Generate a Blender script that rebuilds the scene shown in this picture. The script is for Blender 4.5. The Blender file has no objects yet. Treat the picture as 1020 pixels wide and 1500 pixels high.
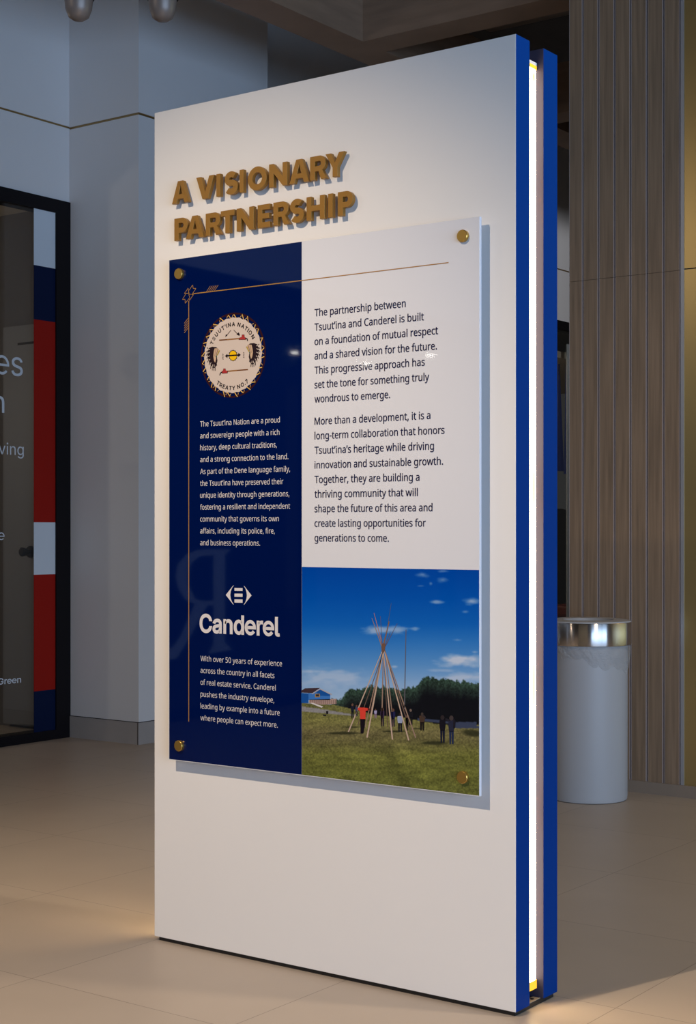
import bpy, bmesh, math, random
import numpy as np
from mathutils import Vector
from mathutils.geometry import tessellate_polygon

S = bpy.context.scene
COL = S.collection
random.seed(4)
PI = math.pi

# ------------------------------------------------------------------ camera, world, lights, exposure
# World axes follow the kiosk: x runs along its front (to the right), y goes away from the viewer,
# the origin is the front right bottom corner of the kiosk.
FOC = 2245.0                       # focal length in pixels of the 1020 x 1500 frame
CAM = np.array([1.895, -3.297, 1.2])
YAW = math.radians(36.145)
RGT = np.array([math.cos(YAW), math.sin(YAW)])
FWD = np.array([-math.sin(YAW), math.cos(YAW)])

cam = bpy.data.cameras.new('camera')
cam.sensor_fit = 'VERTICAL'
cam.sensor_height = 36.0
cam.lens = FOC / 1500 * 36
cam.shift_y = 28 / 1500
cam.clip_start = 0.05
cam.clip_end = 100
camo = bpy.data.objects.new('camera', cam)
camo.location = CAM
camo.rotation_euler = (PI / 2, 0, YAW)
COL.objects.link(camo)
S.camera = camo

S.view_settings.view_transform = 'Standard'
S.view_settings.look = 'None'
S.view_settings.gamma = 1.0
S.view_settings.use_curve_mapping = False
S.view_settings.exposure = 0.0

world = bpy.data.worlds.new('world')
S.world = world
world.use_nodes = True
bg = world.node_tree.nodes['Background']
bg.inputs[0].default_value = (0.9, 0.88, 0.86, 1)
bg.inputs[1].default_value = 0.035


def light(name, kind, loc, target, energy, color, **kw):
    d = bpy.data.lights.new(name, kind)
    d.energy = energy
    d.color = color
    for k, v in kw.items():
        setattr(d, k, v)
    o = bpy.data.objects.new(name, d)
    o.location = loc
    if target is not None:
        o.rotation_euler = (Vector(target) - Vector(loc)).to_track_quat('-Z', 'Y').to_euler()
    COL.objects.link(o)
    return o


# daylight entering through the tall glazing on the right-hand side of the hall
light('daylight', 'AREA', (6.9, -3.0, 1.56), (-4.0, -1.0, 1.56), 590, (0.45, 0.67, 1.0),
      shape='RECTANGLE', size=9.0, size_y=3.0)
# warm accent spot on the ceiling in front of the kiosk
light('accent_spot', 'SPOT', (-0.88, -3.0, 3.8), (-0.98, -0.15, 0.40), 550, (1.0, 0.79, 0.57),
      spot_size=math.radians(60), spot_blend=0.85, shadow_soft_size=0.03)
# warm wide fill spots, added unseen to lift floor, slats and gold panel
light('hall_fill', 'SPOT', (-3.45, -2.65, 3.67), (-2.6, -1.6, 0.0), 34, (1.0, 0.80, 0.58),
      spot_size=math.radians(172), spot_blend=0.25, shadow_soft_size=0.10)
light('hall_fill', 'SPOT', (1.5, 0.6, 3.8), (1.0, 1.0, 0.0), 160, (1.0, 0.81, 0.60),
      spot_size=math.radians(140), spot_blend=0.6, shadow_soft_size=0.10)


# fill lights added unseen to brighten the far wall and shop interiors
light('back_fill', 'SPOT', (-2.2, 8.0, 3.8), (-4.2, 8.6, 1.5), 75, (0.96, 0.96, 1.0),
      spot_size=math.radians(150), spot_blend=0.5, shadow_soft_size=0.10)
light('shop_fill', 'POINT', (-6.0, 8.2, 2.6), None, 16, (1.0, 0.86, 0.70), shadow_soft_size=0.1)
light('shop_fill', 'POINT', (-6.9, 0.8, 2.1), None, 30, (1.0, 0.84, 0.70), shadow_soft_size=0.1)


def ray(px, py):
    h = (px - 510) / FOC * RGT + FWD
    return np.array([h[0], h[1], -(py - 778) / FOC])


def on_x(px, py, x):
    r = ray(px, py)
    return CAM + (x - CAM[0]) / r[0] * r


def on_y(px, py, y):
    r = ray(px, py)
    return CAM + (y - CAM[1]) / r[1] * r


# ------------------------------------------------------------------ helpers
def lin(c):
    return [((v / 255) / 12.92 if v / 255 <= 0.04045 else ((v / 255 + 0.055) / 1.055) ** 2.4) for v in c]


def mat(name, base, rough=0.5, metal=0.0, spec=0.5, noise=0.0, scale=6.0, stretch=(1, 1, 1), bump=0.0, coat=0.0):
    m = bpy.data.materials.new(name)
    m.use_nodes = True
    nt = m.node_tree
    b = nt.nodes['Principled BSDF']
    b.inputs['Base Color'].default_value = (*base, 1)
    b.inputs['Roughness'].default_value = rough
    b.inputs['Metallic'].default_value = metal
    b.inputs['Specular IOR Level'].default_value = spec
    b.inputs['Coat Weight'].default_value = coat
    if noise or bump:
        tc = nt.nodes.new('ShaderNodeTexCoord')
        mp = nt.nodes.new('ShaderNodeMapping')
        mp.inputs['Scale'].default_value = stretch
        n = nt.nodes.new('ShaderNodeTexNoise')
        n.inputs['Scale'].default_value = scale
        n.inputs['Detail'].default_value = 5
        nt.links.new(tc.outputs['Object'], mp.inputs['Vector'])
        nt.links.new(mp.outputs['Vector'], n.inputs['Vector'])
        if noise:
            r = nt.nodes.new('ShaderNodeMapRange')
            r.inputs['From Min'].default_value = 0.3
            r.inputs['From Max'].default_value = 0.7
            r.inputs['To Min'].default_value = 1 - noise
            r.inputs['To Max'].default_value = 1 + noise
            nt.links.new(n.outputs['Fac'], r.inputs['Value'])
            v = nt.nodes.new('ShaderNodeVectorMath')
            v.operation = 'SCALE'
            v.inputs[0].default_value = base
            nt.links.new(r.outputs['Result'], v.inputs['Scale'])
            nt.links.new(v.outputs['Vector'], b.inputs['Base Color'])
        if bump:
            bp = nt.nodes.new('ShaderNodeBump')
            bp.inputs['Strength'].default_value = bump
            bp.inputs['Distance'].default_value = 0.01
            nt.links.new(n.outputs['Fac'], bp.inputs['Height'])
            nt.links.new(bp.outputs['Normal'], b.inputs['Normal'])
    return m


def emit(name, col, strength):
    m = bpy.data.materials.new(name)
    m.use_nodes = True
    b = m.node_tree.nodes['Principled BSDF']
    b.inputs['Base Color'].default_value = (*col, 1)
    b.inputs['Emission Color'].default_value = (*col, 1)
    b.inputs['Emission Strength'].default_value = strength
    return m


class MB:
    """collects verts, faces (with material index and an optional face colour) in world coordinates"""

    def __init__(self):
        self.v, self.f, self.mi, self.c = [], [], [], []

    def add(self, vs, fs, mi=0, col=(1, 1, 1)):
        o = len(self.v)
        self.v += [tuple(map(float, p)) for p in vs]
        for f in fs:
            self.f.append(tuple(i + o for i in f))
            self.mi.append(mi)
            self.c.append(col)
        return self

    def box(self, a, b, mi=0):
        (x0, y0, z0), (x1, y1, z1) = a, b
        vs = [(x0, y0, z0), (x1, y0, z0), (x1, y1, z0), (x0, y1, z0), (x0, y0, z1), (x1, y0, z1), (x1, y1, z1), (x0, y1, z1)]
        return self.add(vs, [(0, 3, 2, 1), (4, 5, 6, 7), (0, 1, 5, 4), (1, 2, 6, 5), (2, 3, 7, 6), (3, 0, 4, 7)], mi)

    def lathe(self, c, prof, n=64, mi=0, jitter=None):
        vs = []
        for k, (r, z) in enumerate(prof):
            for i in range(n):
                a = 2 * PI * i / n
                rr, zz = (r, z) if jitter is None else jitter(k, a, r, z)
                vs.append((c[0] + rr * math.cos(a), c[1] + rr * math.sin(a), c[2] + zz))
        fs = [(k * n + i, k * n + (i + 1) % n, (k + 1) * n + (i + 1) % n, (k + 1) * n + i) for k in range(len(prof) - 1) for i in range(n)]
        return self.add(vs, fs, mi)

    def tube(self, p, q, r, n=20, mi=0, r2=None):
        p, q = Vector(p), Vector(q)
        d = (q - p).normalized()
        u = d.orthogonal().normalized()
        w = d.cross(u)
        r2 = r if r2 is None else r2
        vs = [p + (u * math.cos(2 * PI * i / n) + w * math.sin(2 * PI * i / n)) * r for i in range(n)]
        vs += [q + (u * math.cos(2 * PI * i / n) + w * math.sin(2 * PI * i / n)) * r2 for i in range(n)]
        fs = [(i, (i + 1) % n, n + (i + 1) % n, n + i) for i in range(n)] + [tuple(range(n - 1, -1, -1)), tuple(range(n, 2 * n))]
        return self.add(vs, fs, mi)

    def flat(self, contours, place, mi=0, col=(1, 1, 1)):
        """filled flat outline (with holes); place maps (u, v) to a world point"""
        cs = [[Vector((p[0], p[1], 0)) for p in c] for c in contours]
        tris = tessellate_polygon(cs)
        pts = [place(p[0], p[1]) for c in contours for p in c]
        return self.add(pts, [tuple(t) for t in tris], mi, col)

    def prism(self, contours, place, d0, d1, mi=0):
        """outline extruded from depth d0 (front) to d1; place maps (u, v, depth)"""
        cs = [[Vector((p[0], p[1], 0)) for p in c] for c in contours]
        tris = [tuple(t) for t in tessellate_polygon(cs)]
        flatp = [p for c in contours for p in c]
        n = len(flatp)
        vs = [place(p[0], p[1], d0) for p in flatp] + [place(p[0], p[1], d1) for p in flatp]
        fs = tris + [tuple(i + n for i in t[::-1]) for t in tris]
        o = 0
        for c in contours:
            m = len(c)
            for i in range(m):
                j = (i + 1) % m
                fs.append((o + i, o + j, n + o + j, n + o + i))
            o += m
        return self.add(vs, fs, mi)

    def build(self, name, mats, parent=None, bevel=0.0, smooth=False, fix=True, colors=False, seg=2):
        off = Vector((0, 0, 0))
        p = parent
        while p is not None:
            off += p.location
            p = p.parent
        me = bpy.data.meshes.new(name)
        me.from_pydata([tuple(Vector(v) - off) for v in self.v], [], self.f)
        for m in (mats if isinstance(mats, (list, tuple)) else [mats]):
            me.materials.append(m)
        me.polygons.foreach_set('material_index', self.mi)
        if colors:
            at = me.color_attributes.new('Col', 'FLOAT_COLOR', 'CORNER')
            arr = []
            for pl, c in zip(me.polygons, self.c):
                arr += [c[0], c[1], c[2], 1.0] * pl.loop_total
            at.data.foreach_set('color', arr)
        if fix:
            bm = bmesh.new()
            bm.from_mesh(me)
            bmesh.ops.recalc_face_normals(bm, faces=bm.faces)
            bm.to_mesh(me)
            bm.free()
        if smooth:
            for pl in me.polygons:
                pl.use_smooth = True
        me.update()
        o = bpy.data.objects.new(name, me)
        COL.objects.link(o)
        if parent is not None:
            o.parent = parent
        if bevel:
            b = o.modifiers.new('bevel', 'BEVEL')
            b.width = bevel
            b.segments = seg
            b.limit_method = 'ANGLE'
        if smooth:
            try:
                me.set_sharp_from_angle(angle=math.radians(40))
            except Exception:
                pass
        return o


def thing(name, label, cat, loc, group=None):
    o = bpy.data.objects.new(name, None)
    o.location = loc
    o.empty_display_size = 0.1
    COL.objects.link(o)
    return tag(o, label, cat, group)


def tag(o, label, cat, group=None):
    o['label'] = label
    o['category'] = cat
    if group:
        o['group'] = group
    return o


def struct(o, label=None):
    o['kind'] = 'structure'
    if label:
        o['label'] = label
    return o


# glyph outlines, thousandths of an em: character -> [advance, contours]
GLYPHS = {
 'N': {
  ',': [215, [[154,84,146,55,136,23,124,-10,111,-42,98,-74,85,-103,33,-103,41,-72,49,-38,56,-3,63,31,68,63,73,93,148,93]]],
  '-': [258, [[32,184,32,246,226,246,226,184]]],
  '.': [215, [[58,43,61,69,72,85,88,94,107,97,126,94,142,85,153,69,157,43,153,18,142,2,126,-8,107,-11,88,-8,72,2,61,18]]],
  '0': [459, [[419,287,418,242,415,201,409,163,395,112,376,70,349,37,316,12,276,-3,229,-8,170,1,122,27,86,70,60,129,48,176,42,229,39,287,41,346,48,399,58,446,83,504,119,547,167,573,229,581,287,573,335,547,372,504,399,446,410,399,417,346],[110,287,111,238,115,194,121,156,137,111,159,78,190,59,229,52,268,59,298,78,320,110,336,156,343,194,347,238,348,287,347,336,343,380,336,417,320,463,298,495,268,515,229,521,190,515,159,495,137,463,121,417,115,380,111,336]]],
  '5': [459, [[221,351,275,346,322,331,361,307,389,274,407,232,413,183,407,128,387,81,356,43,314,15,261,-2,199,-8,156,-6,116,0,80,10,51,23,51,90,82,74,121,62,161,55,200,52,239,55,274,65,302,82,323,106,336,137,341,176,332,225,306,262,262,284,197,292,173,291,146,288,120,284,99,280,64,302,86,573,373,573,373,508,146,508,132,342,169,348,194,350]]],
  'A': [512, [[437,0,368,177,141,177,73,0,0,0,224,575,289,575,512,0],[282,415,274,438,263,473,255,500,247,468,238,438,230,415,165,241,346,241]]],
  'C': [507, [[323,517,280,513,241,502,206,482,178,456,155,423,139,383,129,337,125,286,128,241,135,200,147,164,175,117,213,83,262,62,322,55,359,57,394,62,427,69,460,78,460,15,427,5,393,-2,356,-7,312,-8,257,-4,208,8,166,28,130,56,101,90,78,131,62,178,52,230,49,287,51,329,57,369,67,406,89,456,120,499,159,534,206,559,261,575,324,581,367,578,409,572,448,561,482,547,453,486,425,497,394,508,360,515]]],
  'D': [585, [[536,292,533,231,521,177,501,131,474,91,439,58,399,33,351,15,297,4,237,0,78,0,78,573,254,573,309,569,359,558,404,540,443,516,476,484,502,446,521,401,533,350],[460,289,457,337,449,379,435,415,404,457,361,487,308,505,244,511,150,511,150,62,228,62,299,68,357,87,402,119,434,164,454,220]]],
  'M': [727, [[330,0,142,502,139,502,140,484,142,461,143,435,144,407,144,377,144,347,144,0,78,0,78,573,184,573,361,103,364,103,544,573,650,573,650,0,578,0,578,352,578,380,579,408,580,435,581,460,584,501,581,501,390,0]]],
  'N': [609, [[532,0,447,0,141,476,138,476,139,455,141,432,143,378,144,349,144,320,144,0,78,0,78,573,161,573,467,99,470,99,468,137,466,193,465,223,464,249,464,573,532,573]]],
  'T': [446, [[259,0,187,0,187,509,8,509,8,573,437,573,437,509,259,509]]],
  'W': [746, [[735,573,583,0,510,0,399,375,389,410,380,443,373,471,370,488,367,471,361,443,352,409,348,391,342,373,234,0,161,0,10,573,85,573,174,223,183,186,190,151,194,134,196,118,201,87,206,119,210,137,213,154,222,191,232,227,333,573,407,573,512,225,518,206,523,187,532,151,535,133,538,117,544,87,547,107,550,129,555,151,560,175,572,224,660,573]]],
  'a': [450, [[231,437,279,433,318,422,347,403,376,358,385,293,385,0,334,0,320,61,317,61,298,40,279,22,258,9,234,-1,206,-6,172,-8,136,-5,103,6,75,23,55,48,41,80,37,119,50,176,87,219,127,238,179,251,243,257,316,259,316,285,310,330,293,359,265,375,227,380,194,378,163,370,133,359,106,347,84,400,115,414,151,426,190,434],[252,208,184,200,141,182,118,155,110,119,115,87,132,66,157,53,188,49,238,56,279,79,306,117,315,172,315,210]]],
  'b': [493, [[139,461,138,435,138,410,136,389,135,373,139,373,161,398,189,419,226,432,272,437,322,431,365,412,401,381,428,338,444,283,449,215,447,168,439,127,427,91,400,48,365,17,322,-2,272,-8,226,-3,189,10,161,31,139,55,133,55,119,0,68,0,68,609,139,609],[260,379,219,374,188,361,165,339,150,308,142,268,139,217,139,214,142,165,150,125,165,93,202,61,261,51,312,61,348,93,363,126,373,166,376,216,373,265,363,306,348,338,311,368]]],
  'c': [385, [[241,-8,187,-2,139,15,99,45,69,87,55,123,47,165,44,213,47,262,56,305,71,342,102,385,142,415,191,432,245,438,278,436,309,431,336,424,358,415,337,356,316,363,292,370,267,374,244,376,204,371,172,358,148,335,131,303,120,263,117,213,120,166,131,126,148,94,172,71,202,58,240,53,273,55,302,60,328,68,351,78,351,15,328,5,304,-2,275,-7]]],
  'd': [493, [[221,-8,171,-2,128,17,92,48,65,91,49,146,44,214,49,282,66,338,93,381,128,413,171,432,221,438,253,436,280,429,303,420,323,407,340,391,354,374,359,374,356,405,355,424,354,438,354,609,425,609,425,0,368,0,358,58,354,58,340,40,323,24,303,11,279,1,252,-6],[232,51,290,60,328,88,348,135,355,200,355,213,352,263,343,304,329,336,291,369,231,379,181,368,146,334,130,300,120,260,117,213,120,165,130,125,146,93,181,61]]],
  'e': [452, [[234,438,286,432,329,414,364,385,390,346,406,299,411,244,411,201,117,201,127,137,154,90,197,62,254,52,293,54,327,60,359,69,392,82,392,20,359,8,327,-1,292,-6,251,-8,194,-2,143,17,101,48,70,91,56,126,47,167,44,212,47,257,55,297,68,333,96,378,134,411,181,431],[233,380,188,372,154,348,130,309,119,257,338,257,335,292,326,322,312,346,292,364,266,376]]],
  'f': [276, [[266,375,158,375,158,0,87,0,87,375,12,375,12,408,87,432,87,457,92,507,104,547,124,577,152,597,186,609,227,613,252,612,274,609,294,604,310,599,292,544,278,548,262,552,245,555,228,556,197,550,175,532,162,502,158,458,158,430,266,430]]],
  'g': [493, [[221,438,261,434,297,422,329,402,355,373,359,373,369,430,425,430,425,-7,420,-63,404,-109,378,-146,341,-172,293,-187,233,-192,188,-191,147,-186,110,-177,78,-165,78,-100,111,-114,149,-125,191,-132,237,-134,286,-126,324,-101,347,-63,355,-13,355,4,356,32,358,57,354,57,329,28,299,8,263,-4,221,-8,170,-2,126,18,91,51,65,95,49,149,44,214,49,278,65,332,91,377,126,411,169,431],[230,379,197,374,169,359,147,336,130,303,120,262,117,213,120,165,130,124,146,92,182,60,232,50,262,52,288,58,309,69,326,85,340,105,349,131,354,161,356,197,356,214,353,267,343,309,326,340,302,362,270,374]]],
  'h': [496, [[139,431,138,415,138,399,135,370,140,370,155,391,174,407,196,420,221,429,247,435,273,437,321,433,360,421,391,400,413,370,426,330,431,280,431,0,361,0,361,275,355,321,338,353,308,372,265,379,222,374,189,360,166,338,150,308,142,269,139,222,139,0,68,0,68,609,139,609]]],
  'i': [207, [[139,430,139,0,68,0,68,430],[104,591,119,588,133,580,142,566,145,546,142,526,133,512,119,504,104,501,88,504,75,512,66,526,63,546,66,566,75,580,88,588]]],
  'l': [207, [[139,0,68,0,68,609,139,609]]],
  'm': [750, [[540,438,603,429,649,401,669,371,681,330,685,280,685,0,615,0,615,277,610,321,594,353,567,372,528,379,474,369,438,342,418,298,411,237,411,0,342,0,342,277,339,308,332,333,320,353,303,367,281,376,253,379,215,374,185,360,164,338,150,308,141,269,139,223,139,0,68,0,68,430,125,430,136,371,140,371,155,392,173,409,194,422,217,431,241,436,266,438,312,433,349,420,378,398,398,366,402,366,427,398,461,420,499,433]]],
  'n': [496, [[275,438,322,434,361,421,391,401,413,371,426,330,431,280,431,0,361,0,361,275,355,321,338,353,308,372,265,379,204,368,166,338,146,289,139,223,139,0,68,0,68,430,125,430,136,371,140,371,156,392,175,409,198,422,222,431,248,436]]],
  'o': [485, [[442,216,438,165,428,121,411,82,388,51,359,25,324,7,285,-4,241,-8,200,-4,163,7,129,25,100,51,77,82,59,121,48,165,44,216,47,261,55,301,68,336,97,380,137,412,186,431,244,438,299,431,347,412,387,380,417,336,431,301,439,261],[117,216,120,169,130,128,147,95,172,71,203,56,243,51,282,56,314,71,339,95,356,128,366,169,369,216,365,263,355,303,338,335,314,359,282,374,242,379,185,368,147,335,130,303,120,263]]],
  'p': [493, [[273,438,322,432,365,413,401,383,428,339,444,284,449,216,447,170,439,129,427,93,401,49,365,17,322,-2,272,-8,241,-6,213,1,190,11,170,24,153,38,139,55,134,55,137,20,138,1,139,-16,139,-192,68,-192,68,430,126,430,136,371,139,371,153,389,170,405,189,419,213,429,240,436],[260,379,221,374,190,362,167,342,152,313,142,275,139,229,139,216,142,167,150,126,165,93,188,70,220,55,261,51,297,56,326,72,348,98,364,131,373,171,376,217,373,262,363,302,348,334,311,367]]],
  'q': [493, [[354,-9,355,25,356,43,358,58,354,58,332,32,303,11,266,-3,219,-8,170,-2,128,17,93,48,66,91,49,146,44,214,47,261,54,302,67,338,93,381,129,413,172,432,221,438,267,433,304,419,333,397,355,371,358,371,369,430,425,430,425,-192,354,-192],[233,51,272,55,304,67,327,87,342,116,352,153,355,199,355,213,352,263,343,305,328,337,290,369,231,379,181,368,145,334,130,300,120,260,117,213,120,165,130,126,146,93,182,61]]],
  'r': [331, [[269,438,295,437,308,435,319,433,310,368,287,372,275,373,264,374,240,371,217,363,195,351,176,334,161,313,149,289,141,261,139,229,139,0,68,0,68,430,126,430,134,351,137,351,152,374,170,395,191,413,214,426,240,435]]],
  's': [384, [[348,119,343,80,327,49,302,24,268,6,226,-4,176,-8,135,-6,99,-1,68,8,42,19,42,83,70,71,104,60,141,52,178,49,224,53,256,66,274,86,280,112,278,128,271,141,259,154,239,167,212,180,174,196,135,212,103,228,76,245,57,266,45,292,41,324,52,372,85,408,118,425,157,435,202,438,240,436,275,430,308,421,339,409,315,353,287,363,258,372,228,378,197,380,159,377,131,366,114,350,108,328,111,312,119,298,133,286,154,274,182,261,219,246,257,231,289,215,314,197,333,176,344,150]]],
  't': [289, [[212,50,228,50,245,53,260,55,272,59,272,5,258,0,240,-4,219,-7,200,-8,167,-5,138,4,112,20,91,44,78,79,74,125,74,375,13,375,13,409,75,437,103,528,144,528,144,430,269,430,269,375,144,375,144,127,149,93,163,69,185,54]]],
  'u': [496, [[427,430,427,0,370,0,359,57,356,57,340,36,321,20,298,8,273,-1,247,-6,220,-8,173,-4,134,8,103,29,81,59,68,99,63,148,63,430,135,430,135,153,141,108,158,76,188,57,230,51,273,55,306,69,330,91,345,121,354,160,357,206,357,430]]],
  'v': [407, [[163,0,0,430,75,430,167,176,180,137,187,116,193,96,198,78,201,63,204,63,208,78,214,96,220,117,227,138,241,176,332,430,407,430,244,0]]],
  'w': [630, [[346,243,336,276,328,308,321,335,316,357,313,357,308,335,302,307,294,275,289,259,284,242,207,1,127,1,9,431,82,431,141,201,147,178,153,154,163,109,167,90,169,73,172,73,178,97,185,128,193,160,201,188,277,431,354,431,428,188,440,149,446,129,451,109,455,90,457,74,460,74,463,89,466,108,471,129,477,153,489,201,549,431,621,431,502,1,419,1]]],
  'x': [424, [[170,220,22,430,102,430,213,268,322,430,402,430,253,220,410,0,330,0,213,172,94,0,14,0]]],
  'y': [409, [[1,430,76,430,169,185,184,144,191,124,196,105,201,86,205,68,209,68,215,91,224,121,234,153,245,186,333,430,409,430,224,-59,207,-97,188,-130,165,-156,138,-176,106,-188,67,-192,49,-192,34,-190,9,-186,9,-130,30,-133,43,-134,56,-135,79,-132,99,-126,116,-114,130,-99,142,-80,152,-59,174,-2]]],
  '’': [140, [[131,564,122,534,112,503,101,470,88,437,75,406,62,376,10,376,21,424,27,450,32,476,42,527,50,573,125,573]]],
  ' ': [209, []],
 },
 'I': {
  '.': [188, [[95,-4,78,-1,63,9,53,24,50,41,53,59,63,73,78,83,95,87,113,83,128,73,138,59,141,41,138,24,128,9,113,-1]]],
  '7': [453, [[97,0,323,448,323,452,62,452,62,509,391,509,391,449,165,0]]],
  'A': [480, [[16,0,201,509,276,509,463,0,395,0,287,302,276,334,264,372,250,420,232,478,245,478,228,419,213,371,201,333,191,302,85,0],[110,142,110,199,370,199,370,142]]],
  'C': [510, [[267,-7,225,-3,186,7,150,25,119,49,92,79,70,115,53,157,44,203,40,254,44,305,53,352,70,393,92,429,119,459,150,484,186,501,225,512,267,516,305,513,340,504,373,490,402,471,427,447,448,418,463,385,473,348,408,348,401,373,389,395,375,413,357,428,337,440,315,449,292,454,267,456,223,450,184,432,150,403,125,364,109,314,103,254,109,194,125,145,151,105,184,76,223,59,267,53,292,55,315,60,337,69,357,81,375,96,389,114,401,136,408,160,473,160,463,124,448,91,428,62,402,38,373,19,341,5,305,-4]]],
  'E': [419, [[60,0,60,509,372,509,372,452,125,452,125,286,355,286,355,229,125,229,125,57,375,57,375,0]]],
  'G': [520, [[269,-7,225,-3,185,7,149,25,118,49,91,79,69,116,53,157,43,203,40,254,43,305,53,352,69,393,91,429,117,459,149,484,184,501,223,512,265,516,304,513,340,504,374,489,403,469,429,445,449,416,465,384,474,349,408,349,399,372,387,393,373,411,356,427,337,439,315,448,291,454,265,456,222,450,183,432,150,404,125,364,109,314,103,254,109,194,125,145,151,105,184,76,224,59,269,53,309,57,345,71,374,93,396,123,410,160,415,202,434,199,283,199,283,256,478,256,478,200,471,141,451,91,419,50,377,19,326,0]]],
  'I': [300, [[31,0,31,57,118,57,118,452,31,452,31,509,269,509,269,452,183,452,183,57,269,57,269,0]]],
  'N': [523, [[60,0,60,509,136,509,343,183,352,169,363,151,375,130,388,107,401,82,414,55,405,54,402,81,401,108,400,134,399,157,399,195,399,509,463,509,463,0,387,0,202,290,177,331,164,354,148,381,108,452,119,454,122,384,124,328,125,291,125,0]]],
  'O': [533, [[267,-7,225,-3,186,7,150,25,119,49,92,79,70,115,53,157,44,203,40,254,44,305,53,352,70,393,92,429,119,459,150,484,186,501,225,512,267,516,309,512,348,501,384,484,415,459,442,429,464,393,480,352,490,305,493,254,490,203,480,157,464,115,442,79,415,49,384,25,348,7,309,-3],[267,53,310,59,349,76,383,105,408,144,425,194,430,254,425,314,408,365,383,404,349,433,310,450,267,456,223,450,184,433,151,404,125,364,109,314,103,254,109,194,125,144,151,105,184,76,223,59]]],
  'R': [449, [[60,0,60,509,236,509,290,504,333,489,367,465,390,433,405,395,409,352,405,309,390,271,367,240,333,217,289,203,236,198,96,198,96,255,234,255,269,258,298,267,319,281,334,300,342,324,345,352,342,380,334,405,319,425,298,440,269,449,233,452,125,452,125,0],[353,0,230,229,303,229,428,0]]],
  'S': [447, [[224,-9,172,-4,128,9,91,31,64,60,46,96,38,137,104,137,110,110,123,88,142,71,166,59,194,52,224,49,257,52,286,60,311,74,329,92,341,114,346,139,342,161,332,179,316,193,296,205,272,214,245,222,184,239,128,260,86,289,60,326,52,372,58,413,75,448,102,476,138,498,180,511,227,516,275,511,316,498,351,476,377,449,394,415,401,378,337,378,326,412,302,437,267,453,225,459,194,456,167,448,145,435,129,418,118,398,115,376,119,352,131,334,148,319,169,308,191,300,212,293,264,279,287,272,312,264,336,252,359,238,379,220,395,198,405,171,408,139,403,99,386,64,360,34,323,11,278,-4]]],
  'T': [449, [[32,452,32,509,417,509,417,452,257,452,257,0,193,0,193,452]]],
  'U': [517, [[259,-8,203,-2,154,15,114,43,85,80,66,124,60,173,60,509,124,509,124,178,128,144,141,113,160,87,187,68,220,56,259,52,298,56,331,68,357,87,377,113,389,144,393,178,393,509,457,509,457,173,451,124,433,80,403,43,363,15,315,-2]]],
  'Y': [472, [[203,0,203,208,16,509,91,509,192,344,208,318,222,292,236,264,250,230,224,230,237,265,251,293,265,318,280,344,381,509,455,509,268,208,268,0]]],
  'a': [389, [[160,-9,126,-5,94,5,68,22,48,45,35,73,30,108,34,138,43,161,58,179,78,193,100,203,125,211,152,216,178,220,234,227,252,230,265,235,273,243,276,255,276,257,273,279,267,297,256,311,240,322,220,329,196,331,171,329,149,322,132,313,118,301,107,288,100,274,41,291,57,322,79,346,104,364,133,375,163,382,194,384,215,383,239,379,263,372,286,360,306,343,322,320,333,290,337,251,337,0,277,0,277,52,272,52,264,38,252,25,236,12,215,1,190,-6],[170,45,202,49,228,59,248,74,263,93,272,115,276,138,276,190,270,186,259,182,246,179,231,176,200,171,175,168,154,164,134,159,117,150,103,139,95,124,92,105,94,87,102,72,114,61,130,52,149,47]]],
  'd': [424, [[195,-8,151,-2,111,16,79,45,55,84,39,133,34,189,39,245,55,293,79,332,112,361,151,378,196,384,228,381,253,373,272,360,287,346,298,331,306,319,311,319,311,509,372,509,372,0,313,0,313,59,307,59,298,46,287,31,272,17,252,4,227,-5],[205,47,236,51,263,65,284,86,299,115,309,150,312,189,309,229,300,263,284,291,263,312,237,325,205,330,172,325,145,311,124,290,108,261,99,227,96,189,99,151,109,117,124,88,145,66,172,51]]],
  'e': [404, [[212,-8,161,-2,117,16,82,46,56,85,40,132,34,187,39,242,55,290,81,329,115,359,157,378,205,384,236,382,266,374,294,361,319,341,341,315,357,282,368,242,371,194,371,169,75,169,75,221,338,221,310,202,307,237,298,269,283,294,263,314,237,326,205,330,173,326,146,313,125,294,109,270,99,241,96,211,96,178,100,139,110,106,128,80,151,61,179,50,212,46,234,48,254,53,271,61,285,73,297,88,306,105,365,91,353,63,335,39,311,19,283,4,249,-5]]],
  'g': [425, [[207,-151,168,-148,134,-140,105,-127,82,-110,64,-91,51,-69,101,-41,110,-53,122,-66,136,-78,154,-88,178,-95,207,-97,249,-92,282,-75,304,-47,311,-6,311,68,306,68,298,56,287,41,272,28,252,16,227,8,195,5,152,10,113,27,80,53,55,90,39,136,34,191,39,246,55,293,80,332,112,361,152,378,196,384,228,382,253,373,273,360,288,346,299,331,308,319,313,319,313,379,372,379,372,-9,367,-54,350,-90,324,-117,291,-136,251,-147],[205,59,237,63,264,75,285,95,300,121,309,154,312,193,309,231,300,264,285,291,264,312,237,325,205,330,172,325,145,312,124,290,109,262,99,229,96,193,99,155,109,123,124,96,145,76,172,63]]],
  'i': [167, [[53,0,53,379,114,379,114,0],[84,443,67,446,54,455,44,468,41,483,44,499,54,512,67,521,84,524,100,521,114,512,123,499,126,483,123,468,114,455,100,446]]],
  'l': [189, [[139,-2,101,3,74,20,58,47,53,84,53,509,114,509,114,99,115,77,120,62,130,54,146,52,160,53,170,54,181,3,162,-1,151,-2]]],
  'n': [410, [[114,227,114,0,53,0,53,379,112,379,112,287,102,287,124,332,152,362,187,379,227,384,264,380,295,369,321,349,341,321,353,285,357,240,357,0,296,0,296,235,290,275,273,304,246,323,210,329,184,326,161,317,141,303,126,283,117,257]]],
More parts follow.
